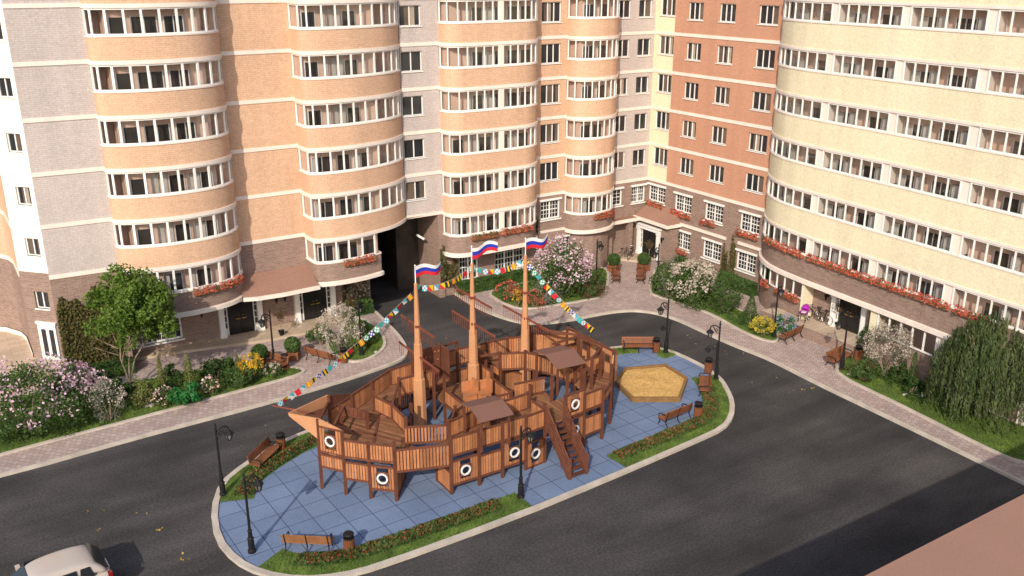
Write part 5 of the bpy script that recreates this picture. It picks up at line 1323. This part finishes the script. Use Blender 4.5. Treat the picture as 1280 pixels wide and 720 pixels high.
# ivy on the walls
def ivy(label, p0, p1, z0, z1, n, mt, mt2=None, out=.1, ragged=.5):
    p0 = np.array(p0); p1 = np.array(p1); d = p1-p0; L = np.linalg.norm(d); d /= L; nn = np.array([d[1], -d[0]])
    t = thing('climbing_ivy', label, 'climbing plant', (float(p0[0]), float(p0[1]), z0), 0, 'climbing plants on the walls')
    s = RNG.uniform(0, 1, n); z = RNG.uniform(0, 1, n); edge = 1-ragged*.5+ragged*(.35*np.sin(s*9+1)+.18*np.sin(s*23))
    k_ = (z < edge*(1-ragged*(2*s-1)**4)) & (RNG.uniform(0, 1, n) < .35+.65*(np.sin(s*L*3.1+z*7)*np.sin(z*9+s*4) > -.8)); s, z = s[k_], z[k_]
    o_ = np.abs(RNG.normal(0, out, len(s)))+.02
    P = np.column_stack([np.outer(s*L, d)+np.outer(o_, nn), z*(z1-z0)]); O = np.tile([nn[0], nn[1], .3], (len(s), 1))
    h_ = len(s)*2//3
    leaf_object('foliage', [(P[:h_], O[:h_], .10, .6, mt), (P[h_:], O[h_:], .09, .6, mt2 or mt)], t, bias=1.0)
    mb = MB()
    for i in range(6):
        x = L*(i+.5)/6; mb.path([(d[0]*(x+.1*math.sin(j*2+i))+nn[0]*.03, d[1]*(x+.1*math.sin(j*2+i))+nn[1]*.03, (z1-z0)*.7*j/6) for j in range(7)], .012, 4)
    mb.build('stem', M['bark'], t)
ivy('wide brownish ivy covering the wall behind the tree at left', (-46.65, -2.12), (-43.4, -2.28), .2, 6.0, 9000, M['ivy'], M['ivyg'], .10, .25)
ivy('flowering creeper on the wall between the second left door and the archway', (-28.4, -.62), (-26.3, -.62), .9, 3.3, 900, M['ivy'], M['blos'], .1)
ivy('ivy on the brown pillar right of the archway', (-20.7, -.95), (-20.26, -.95), 1.2, 4.6, 700, M['ivyg'], M['ivy'], .12)
ivy('ivy at the foot of the middle tower left of the white windows', (-20.2, -.8), (-19.1, -.8), .8, 3.3, 900, M['ivy'], M['ivyg'], .12)
ivy('ivy around the ground floor window right of the corner entrance', (-.02, -3.3), (-.02, -4.4), 1.0, 5.0, 1000, M['ivyg'], M['ivy'], .05)
ivy('broad ivy between the windows of the terracotta wing', (-.02, -9.3), (-.02, -10.9), .6, 4.8, 1800, M['ivy'], M['ivyg'], .045, .9)
ivy('dark ivy in the recess left of the narrow window column', (-12.0, -.45), (-11.6, -.45), .8, 5.6, 900, M['ivy'], M['leafd'], .14)
# flower boxes hung under windows
def flowerbox(label, path, z, n=None, mt='blored', out=.14):
    """planter following a wall path; red hanging flowers"""
    c = path[len(path)//2]; t = thing('flower_box', label, 'flower box', (c[0], c[1], z), 0, 'flower boxes under the windows')
    pl = off_path([(p[0]-c[0], p[1]-c[1]) for p in path], out); mb = MB()
    for a, b in zip(pl, pl[1:]): mb.bar((*a, -.12), (*b, -.12), .2, .2)
    mb.build('box', M['pot'], t)
    ps = []; os_ = []
    for a, b in zip(pl, pl[1:]):
        a = np.array(a); b = np.array(b); L = np.linalg.norm(b-a); d = (b-a)/L; nn = np.array([d[1], -d[0]]); m_ = int(130*L)
        s = RNG.uniform(-.02, 1.02, m_); th = RNG.uniform(-.9, 2.6, m_); r_ = RNG.uniform(.13, .25, m_)*(1+.25*np.sin(s*L*7))
        ps.append(np.column_stack([a+np.outer(s, b-a)+np.outer(r_*np.cos(th), nn), r_*np.sin(th)-.02])); os_.append(np.column_stack([np.outer(np.cos(th), nn), np.sin(th)]))
    P = np.concatenate(ps); O = np.concatenate(os_); k_ = int(len(P)*.72); ii = RNG.permutation(len(P)); P = P[ii]; O = O[ii]
    leaf_object('flowers', [(P[:k_], O[:k_], .06, .75, M[mt]), (P[k_:], O[k_:], .065, .6, M['leafm'])], t)
def pathseg(p, x0=None, x1=None, ax=0):
    L = pathlen(p)[-1]; S = np.linspace(0, L, 300); v = [path_at(p, s)[0][ax] for s in S]
    i = min(range(300), key=lambda k_: abs(v[k_]-x0)); j = min(range(300), key=lambda k_: abs(v[k_]-x1)); return sub_path(p, *sorted((S[i], S[j])))
flowerbox('red flowers under the lowest balcony windows of the leftmost tower, left part', pathseg(B1, -39.2, -37.8), 4.85)
flowerbox('bright red flowers under the lowest balcony windows of the leftmost tower, right end', pathseg(B1, -37.6, -36.0), 4.85)
flowerbox('red flower box on the brown curved wall above the second left door', pathseg(B2, -29.2, -26.9), 4.85)
flowerbox('faded red flower box on the middle tower, left half', pathseg(B3, -18.8, -16.6), 4.8, mt='blorust')
flowerbox('red flower box on the middle tower, right half', pathseg(B3, -16.3, -13.6), 4.85)
flowerbox('red flower box on the small tower near the corner', pathseg(B4, -7.4, -5.2), 4.75)
for lb, y0, y1, z in (('flower box under the second floor window nearest the corner', -.3, -2.3, 4.62), ('flower box under the second floor window above the ivy vestibule', -3.4, -5.6, 4.45), ('short flower box under the middle second floor window of the terracotta wing', -6.9, -8.4, 4.45), ('flower box under the second floor window beside the curved wing', -10.8, -12.9, 4.45), ('small flower box under the ground floor window by the ivy', -3.9, -5.4, 1.35)):
    flowerbox(lb, [(0, y0), (0, y1)], z, out=.2)
for lb, y0, y1 in (('red flower ledge on the curved start of the ribbon balconies', -15.6, -19.6), ('red flower ledge above the right entrance, its left run', -20.0, -25.2), ('bright red flower ledge right of the entrance', -25.4, -28.2), ('bright red flower ledge above the shop windows, middle run', -28.4, -31.0), ('bright red flower ledge partly above the willow', -31.3, -33.6)):
    flowerbox(lb, pathseg(YP, y0, y1, 1), 5.3)
flowerbox('pinkish red flowers under the ground floor windows behind the stroller', pathseg(YP, -17.4, -19.6, 1), 2.1)
flowerbox('small flower pot box at the curved ground floor window', pathseg(YP, -15.6, -16.4, 1), 2.1)

# ------------------------------------------------------------------ ground cover
def inside(p, poly):
    x, y = p[:, 0], p[:, 1]; r_ = np.zeros(len(p), bool); n = len(poly)
    for i in range(n):
        x0, y0 = poly[i-1]; x1, y1 = poly[i]
        c = ((y0 > y) != (y1 > y)) & (x < (x1-x0)*(y-y0)/((y1-y0) or 1e-9)+x0); r_ ^= c
    return r_
def blades(name, P, Z_, size, mt, n_tall=1.0):
    n = len(P); a = RNG.uniform(0, 2*math.pi, n); s = size*RNG.uniform(.6, 1.4, n); ln = RNG.normal(0, .45, (n, 2))*s[:, None]
    b0 = np.column_stack([P[:, 0]-np.cos(a)*s*.22, P[:, 1]-np.sin(a)*s*.22, np.full(n, Z_)]); b1 = np.column_stack([P[:, 0]+np.cos(a)*s*.22, P[:, 1]+np.sin(a)*s*.22, np.full(n, Z_)]); tp = np.column_stack([P+ln, Z_+s*n_tall])
    V = np.stack([b0, b1, tp], 1).reshape(-1, 3); me = bpy.data.meshes.new(name); me.from_pydata(V.tolist(), [], np.arange(3*n).reshape(-1, 3).tolist()); me.materials.append(mt)
    o = bpy.data.objects.new(name, me); link(o); return tag(o, kind='stuff')
for a, b, z in GRASS:
    poly = list(a)+(list(reversed(b)) if b else [])
    xs = [p[0] for p in poly]; ys_ = [p[1] for p in poly]; x0, x1 = max(min(xs), -56), max(xs); y0, y1 = min(ys_), max(ys_)
    A = abs(area(poly)); n = int(min(150*A, 14000)*((x1-x0)*(y1-y0))/max(A, .1)); n = min(n, 60000)
    P = np.column_stack([RNG.uniform(x0, x1, n), RNG.uniform(y0, y1, n)]); P = P[inside(P, poly)]
    if len(P): blades('grass', P, z, .09, M['blade'])
# rust red flower border on the island: low clumped plants
for (a, b), rng_ in zip(BORD[:3], ((.10, .90), (.03, .97), (.12, .97))):
    a = resample(a, .2); b = resample(b, .2); n = 5200 if len(a) > 40 else 3000
    LA = pathlen(a)[-1]; LB = pathlen(b)[-1]
    A_ = np.array([path_at(a, LA*t)[0] for t in np.linspace(0, 1, 80)]); B_ = np.array([path_at(b, LB*t)[0] for t in np.linspace(0, 1, 80)])
    n = int(760*LA)
    t = RNG.uniform(rng_[0], rng_[1], n)*78; i = t.astype(int); f = (t-i)[:, None]; pa = A_[i]*(1-f)+A_[i+1]*f; pb = B_[i]*(1-f)+B_[i+1]*f
    wv = RNG.uniform(.40, .98, n); h = (.10+.24*(1-np.abs(wv-.7)/.32))*(.9+.22*np.sin(t*1.9)*np.sin(t*.7+2))
    P = np.column_stack([pa+(pb-pa)*wv[:, None], .13+np.maximum(.04, h*RNG.uniform(.2, 1, n))]); O = np.tile([0, 0, 1.0], (n, 1))
    hi = (P[:, 2] > .24) & (np.sin(t*2.7)+np.sin(t*1.13+1) > -1.3) & (RNG.uniform(0, 1, n) < .5)
    o = leaf_object('flower_border', [(P[~hi], O[~hi], .07, .55, M['leafm']), (P[hi], O[hi], .05, .7, M['blorust'])]); tag(o, kind='stuff')
# low mixed ground cover in the large beds
def cover(name, px, n, mt, size, h):
    P_ = [at(x, y, .18) for x, y in px]; xs = [p[0] for p in P_]; yy = [p[1] for p in P_]
    P = np.column_stack([RNG.uniform(min(xs), max(xs), n*3), RNG.uniform(min(yy), max(yy), n*3)]); P = P[inside(P, P_)][:n]
    k_ = (np.sin(P[:, 0]*2.1)+np.sin(P[:, 1]*2.6+1) > -.7); P = P[k_]
    o = leaf_object(name, [(np.column_stack([P, .18+RNG.uniform(.03, h, len(P))]), np.tile([0, 0, 1.0], (len(P), 1)), size, .55, mt)]); tag(o, kind='stuff')
cover('ground_cover', [(150, 512), (330, 470), (345, 458), (300, 452), (160, 482)], 3500, M['leafm'], .07, .3)
cover('ground_cover', [(612, 366), (660, 384), (752, 368), (758, 340), (690, 346)], 3000, M['leafm'], .08, .35)
cover('ground_cover', [(822, 330), (812, 364), (890, 390), (940, 415), (960, 402), (900, 366), (860, 340)], 3600, M['leafm'], .08, .35)
cover('ground_cover', [(1080, 462), (1140, 505), (1200, 530), (1240, 500), (1140, 455)], 2200, M['leafd'], .08, .3)
cover('ground_cover', [(0, 560), (150, 520), (150, 490), (0, 500)], 2200, M['leafm'], .08, .35)
# fallen leaves
spots = [(140, 640, 20, 5, 5), (230, 697, 8, 4, 6), (120, 662, 5, 3, 3), (192, 660, 10, 10, 4), (935, 440, 30, 10, 8), (1010, 470, 30, 20, 14), (870, 420, 40, 14, 8), (380, 470, 20, 5, 6), (420, 460, 10, 4, 6), (540, 420, 20, 30, 4), (330, 540, 40, 20, 5), (1010, 485, 14, 8, 10)]
ps = []
for x, y, sx, sy, n in spots:
    for _ in range(n): ps.append((*at(x+random.gauss(0, sx), y+random.gauss(0, sy/2), .02), .02))
o = leaf_object('fallen_leaves', [(np.array(ps), np.tile([0, 0, 1.0], (len(ps), 1)), .065, .7, M['leaffall'])], bias=4); tag(o, kind='stuff')

# ------------------------------------------------------------------ garden stones
def rock(label, b, wpx, z=.18):
    q = at(*b, z); r_ = wpx*scale_at(q)/2
    mb = MB(); n = 10; pr = []
    for j in range(6):
        t = j/5*math.pi/2; 
        for k_ in range(n):
            a = 2*math.pi*k_/n; rr = r_*math.cos(t)*(1+.16*math.sin(a*2+b[0])+.1*math.sin(a*5+j)); mb.v.append((rr*math.cos(a), rr*.75*math.sin(a), r_*.6*math.sin(t)-.03))
    for j in range(5):
        for k_ in range(n): k2 = (k_+1) % n; mb.f.append((j*n+k_, j*n+k2, (j+1)*n+k2, (j+1)*n+k_)); mb.uv.append(None); mb.m.append(0)
    o = mb.build('garden_stone', M['stone']); o.location = (*q, z); tag(o, label, 'stone', 'stones in the planting beds')
rock('flat grey stone on grass left of the willow, the smaller one', (1132, 493), 10); rock('larger grey stone on grass left of the willow', (1150, 494), 15); rock('pale stone by the lamp at the tip of the right bed', (1065, 468), 12); rock('pale stone under the yellow green bush near the left kerb', (186, 507), 14); rock('small stone in the rounded left lawn', (470, 440), 7)

# ------------------------------------------------------------------ stroller and bicycles
q = at(1004, 401, .8)
st = thing('stroller', 'purple baby stroller with chrome frame on the right terrace', 'stroller', (*q, .8), R(200))
for x, y, r_ in ((-.32, -.26, .17), (-.32, .26, .17), (.36, -.24, .13), (.36, .24, .13)):
    mb = MB(); mb.torus((x, y, r_), r_-.02, .025, 'y', 16, 6); wo = mb.build('wheel', M['rubberblk'], st)
    mb = MB(); [mb.tube((x, y, r_), (x+(r_-.03)*math.cos(a), y, r_+(r_-.03)*math.sin(a)), .009, n=5) for a in np.linspace(0, 5.3, 6)]; mb.build('spokes', M['chrome'], wo)
mb = MB()
for s in (-.24, .24): mb.path([(.36, s, .13), (-.05, s, .55), (-.55, s, 1.05)], .016, 6); mb.path([(-.32, s, .17), (.1, s, .5), (.3, s, .68)], .016, 6)
mb.tube((-.55, -.24, 1.05), (-.55, .24, 1.05), .022); mb.tube((-.32, -.26, .17), (-.32, .26, .17), .012); mb.tube((.36, -.24, .13), (.36, .24, .13), .012); mb.build('frame', M['chrome'], st)
mb = MB()
for i in range(8):
    t0, t1 = i/8, (i+1)/8
    f = lambda t: (-.30+.82*t, .52+.16*(2*t-1)**2*(1.4 if t > .5 else 2.2))
    (x0, z0), (x1, z1) = f(t0), f(t1); mb.face([(x0, -.23, z0), (x1, -.23, z1), (x1, .23, z1), (x0, .23, z0)]); 
    for s in (-.23, .23): mb.face([(x0, s, z0), (x1, s, z1), (x1, s, max(z1, .72)), (x0, s, max(z0, .72))])
mb.build('seat', M['purple'], st)
mb = MB(); n = 7
for i in range(n):
    a0, a1 = R(35+i*110/n), R(35+(i+1)*110/n)
    for j in range(6):
        y0, y1 = -.25+j*.5/6, -.25+(j+1)*.5/6; e = lambda y: math.sqrt(max(0, 1-(y/.27)**2))**.5
        P = lambda a, y: (-.22-.42*math.cos(a)*e(y)*1.0, y, .70+.42*math.sin(a)*e(y)); mb.face([P(a0, y0), P(a0, y1), P(a1, y1), P(a1, y0)])
mb.build('hood', M['purple'], st)
mb = MB(); mb.box((-.2, -.16, .56), (.12, .16, .66)); mb.build('blanket', M['fwhite'], st)
def make_bicycle():
    t = thing('bicycle', 'x', 'bicycle', (0, 0, 0), 0, 'bicycles parked by the entrances')
    for x in (-.52, .52):
        mb = MB(); mb.torus((x, 0, .34), .32, .02, 'y', 24, 6); wo = mb.build('wheel', M['rubberblk'], t)
        mb = MB(); [mb.tube((x, 0, .34), (x+.31*math.cos(a), 0, .34+.31*math.sin(a)), .004, n=4) for a in np.linspace(0, 2*math.pi, 13)[:-1]]; mb.torus((x, 0, .34), .30, .012, 'y', 24, 5); mb.build('spokes', M['chrome'], wo)
    mb = MB(); S_ = (-.18, 0, .82); H_ = (.40, 0, .84); BB = (-.08, 0, .32)
    for a, b in ((S_, BB), (S_, H_), (BB, (.43, 0, .72)), (BB, (-.52, 0, .34)), (S_, (-.52, 0, .34)), ((.36, 0, .98), (.52, 0, .34))): mb.tube(a, b, .018, n=6)
    mb.build('frame', M['iron'], t)
    mb = MB(); mb.path([(.30, -.27, 1.0), (.37, -.1, 1.0), (.37, .1, 1.0), (.30, .27, 1.0)], .015, 6); mb.build('handlebar', M['chrome'], t)
    mb = MB(); mb.tube(S_, (-.2, 0, .92), .014, n=6); mb.prism([(-.34, -.08), (-.34, .08), (-.2, .07), (-.05, .02), (-.05, -.02), (-.2, -.07)], .92, .97, bottom=True); mb.build('saddle', M['rubberblk'], t); return t
bk = make_bicycle()
for i, (x, y, a, lb) in enumerate([(-2.3, -20.5, 93, 'bicycle leaning on the brown wall between the stroller and the right door'), (-2.32, -21.2, 84, 'bicycle closest to the white surround of the right door'), (-3.4, -1.15, 12, 'bicycle parked on the corner terrace, further from the portal'), (-2.75, -1.45, 30, 'bicycle parked on the corner terrace, next to the white portal')]):
    zb_ = .8 if y < -10 else .3
    if i == 0: bk.location = (x, y, zb_); bk.rotation_euler = (R(8), 0, R(a)); bk['label'] = lb
    else: o = dup(bk, (x, y, zb_), R(a), lb); o.rotation_euler = (R(6), 0, R(a))

# ------------------------------------------------------------------ the car at the lower left
car = thing('parked_car', 'beige estate car at the bottom left corner, cut off by the frame', 'car', (-50.15, -23.95, 0), R(-176))
car.location = (-50.45, -24.12, 0); car.scale = (1.03, 1.28, 1.22)
# local: +x is the front; sections along x with half width profile (y, z)
secs = [(-2.18, .66, .42, .72, .74), (-2.14, .80, .34, .90, .98), (-2.02, .86, .28, .96, 1.02), (-1.2, .88, .22, .95, 1.0), (0, .89, .2, .92, .98), (1.0, .88, .22, .88, .93), (1.6, .84, .26, .80, .84), (2.05, .74, .34, .66, .70), (2.2, .55, .42, .58, .6)]
mb = MB(); rings = []
for x, wd, zlo, zs, zt in secs:
    prof = [(-wd*.86, zlo), (-wd, zlo+.14), (-wd*1.0, (zlo+zs)/2), (-wd*.96, zs), (-wd*.80, zt), (0, zt+.02), (wd*.80, zt), (wd*.96, zs), (wd*1.0, (zlo+zs)/2), (wd, zlo+.14), (wd*.86, zlo), (0, zlo-.02)]
    rings.append([(x, y, z) for y, z in prof])
def loft(mb, rings, m=0, cap=True):
    for a, b in zip(rings, rings[1:]):
        n = len(a)
        for i in range(n): j = (i+1) % n; mb.face([a[i], b[i], b[j], a[j]], m=m)
    if cap: mb.face(rings[0][::-1] if False else rings[0], m=m); mb.face(rings[-1][::-1], m=m)
loft(mb, rings); 
def subsurf(o, lv=2):
    me = o.data; import bmesh; bm = bmesh.new(); bm.from_mesh(me); bmesh.ops.remove_doubles(bm, verts=bm.verts, dist=1e-4); bmesh.ops.recalc_face_normals(bm, faces=bm.faces); bm.to_mesh(me); bm.free()
    md = o.modifiers.new('s', 'SUBSURF'); md.levels = md.render_levels = lv
    me.polygons.foreach_set('use_smooth', [True]*len(me.polygons))
subsurf(mb.build('body', M['carpaint'], car))
mb = MB(); rings = []
for x, wd, zt, zb in ((-2.12, .80, 1.01, .95), (-1.74, .74, 1.37, .95), (-1.36, .71, 1.48, .95), (-.6, .70, 1.52, .95), (.25, .68, 1.48, .93), (.55, .66, 1.36, .92), (1.12, .74, .97, .88)):
    rings.append([(x, -wd-.05*(zt-zb), zb), (x, -wd, (zb+zt)/2), (x, -wd*.90, zt-.04), (x, -wd*.6, zt), (x, 0, zt+.02), (x, wd*.6, zt), (x, wd*.90, zt-.04), (x, wd, (zb+zt)/2), (x, wd+.05*(zt-zb), zb)])
loft(mb, rings); subsurf(mb.build('cabin', M['carpaint'], car))
def gpanel(name, pts, mt, th=.012):
    mb = MB(); c = Vector((sum(p[0] for p in pts)/len(pts), sum(p[1] for p in pts)/len(pts), sum(p[2] for p in pts)/len(pts)))
    mb.face(pts); q = [(Vector(p)-Vector((0, 0, .02))) for p in pts]
    for i in range(len(pts)): j = (i+1) % len(pts); mb.face([pts[j], pts[i], tuple(q[i]), tuple(q[j])])
    return mb.build(name, mt, car)
gpanel('rear_window', [(-2.10, -.66, 1.06), (-2.10, .66, 1.06), (-1.66, .60, 1.43), (-1.66, -.60, 1.43)][::-1], M['carglass'])
gpanel('windscreen', [(1.06, -.64, 1.04), (.56, -.55, 1.385), (.56, .55, 1.385), (1.06, .64, 1.04)][::-1], M['carglass'])
for s in (-1, 1):
    for x0, x1 in ((-1.55, -1.05), (-.98, -.15), (-.08, .55)):
        p = [(x0, s*.775, 1.04), (x1, s*.775, 1.04), (x1-.06, s*.70, 1.36), (x0+(.12 if x0 < -1.5 else .02), s*.70, 1.36)]; gpanel('side_window', p if s < 0 else p[::-1], M['carglass'])
    mb = MB(); mb.box((-2.155, s*.74-.05, .72), (-2.0, s*.74+.085, .98)); mb.build('taillight', M['tail'], car)
    mb = MB(); mb.box((1.9, s*.58-.14, .56), (2.12, s*.58+.14, .70)); mb.build('headlight', M['lamp'], car)
    mb = MB(); mb.box((.62, s*.98-.10, .98), (.78, s*.98+.10, 1.12)); mb.build('mirror', M['carpaint'], car)
    for x in (-1.32, 1.36):
        mb = MB(); mb.lathe([(.2, -.1), (.30, -.1), (.325, -.06), (.325, .06), (.30, .1), (.2, .1)], (0, 0, 0), 20)
        wo = mb.build('wheel', M['rubberblk'], car); wo.location = (x, s*.80, .325); wo.rotation_euler = (R(90), 0, 0)
        mb = MB(); mb.lathe([(.205, -.105), (.205, .105)], (0, 0, 0), 16); mb.build('rim', M['chrome'], wo)
mb = MB(); mb.box((-2.23, -.62, .42), (-2.12, .62, .56)); mb.build('bumper', M['iron'], car)
mb = MB(); mb.box((-2.205, -.26, .72), (-2.16, .26, .83)); mb.build('number_plate', M['white'], car)
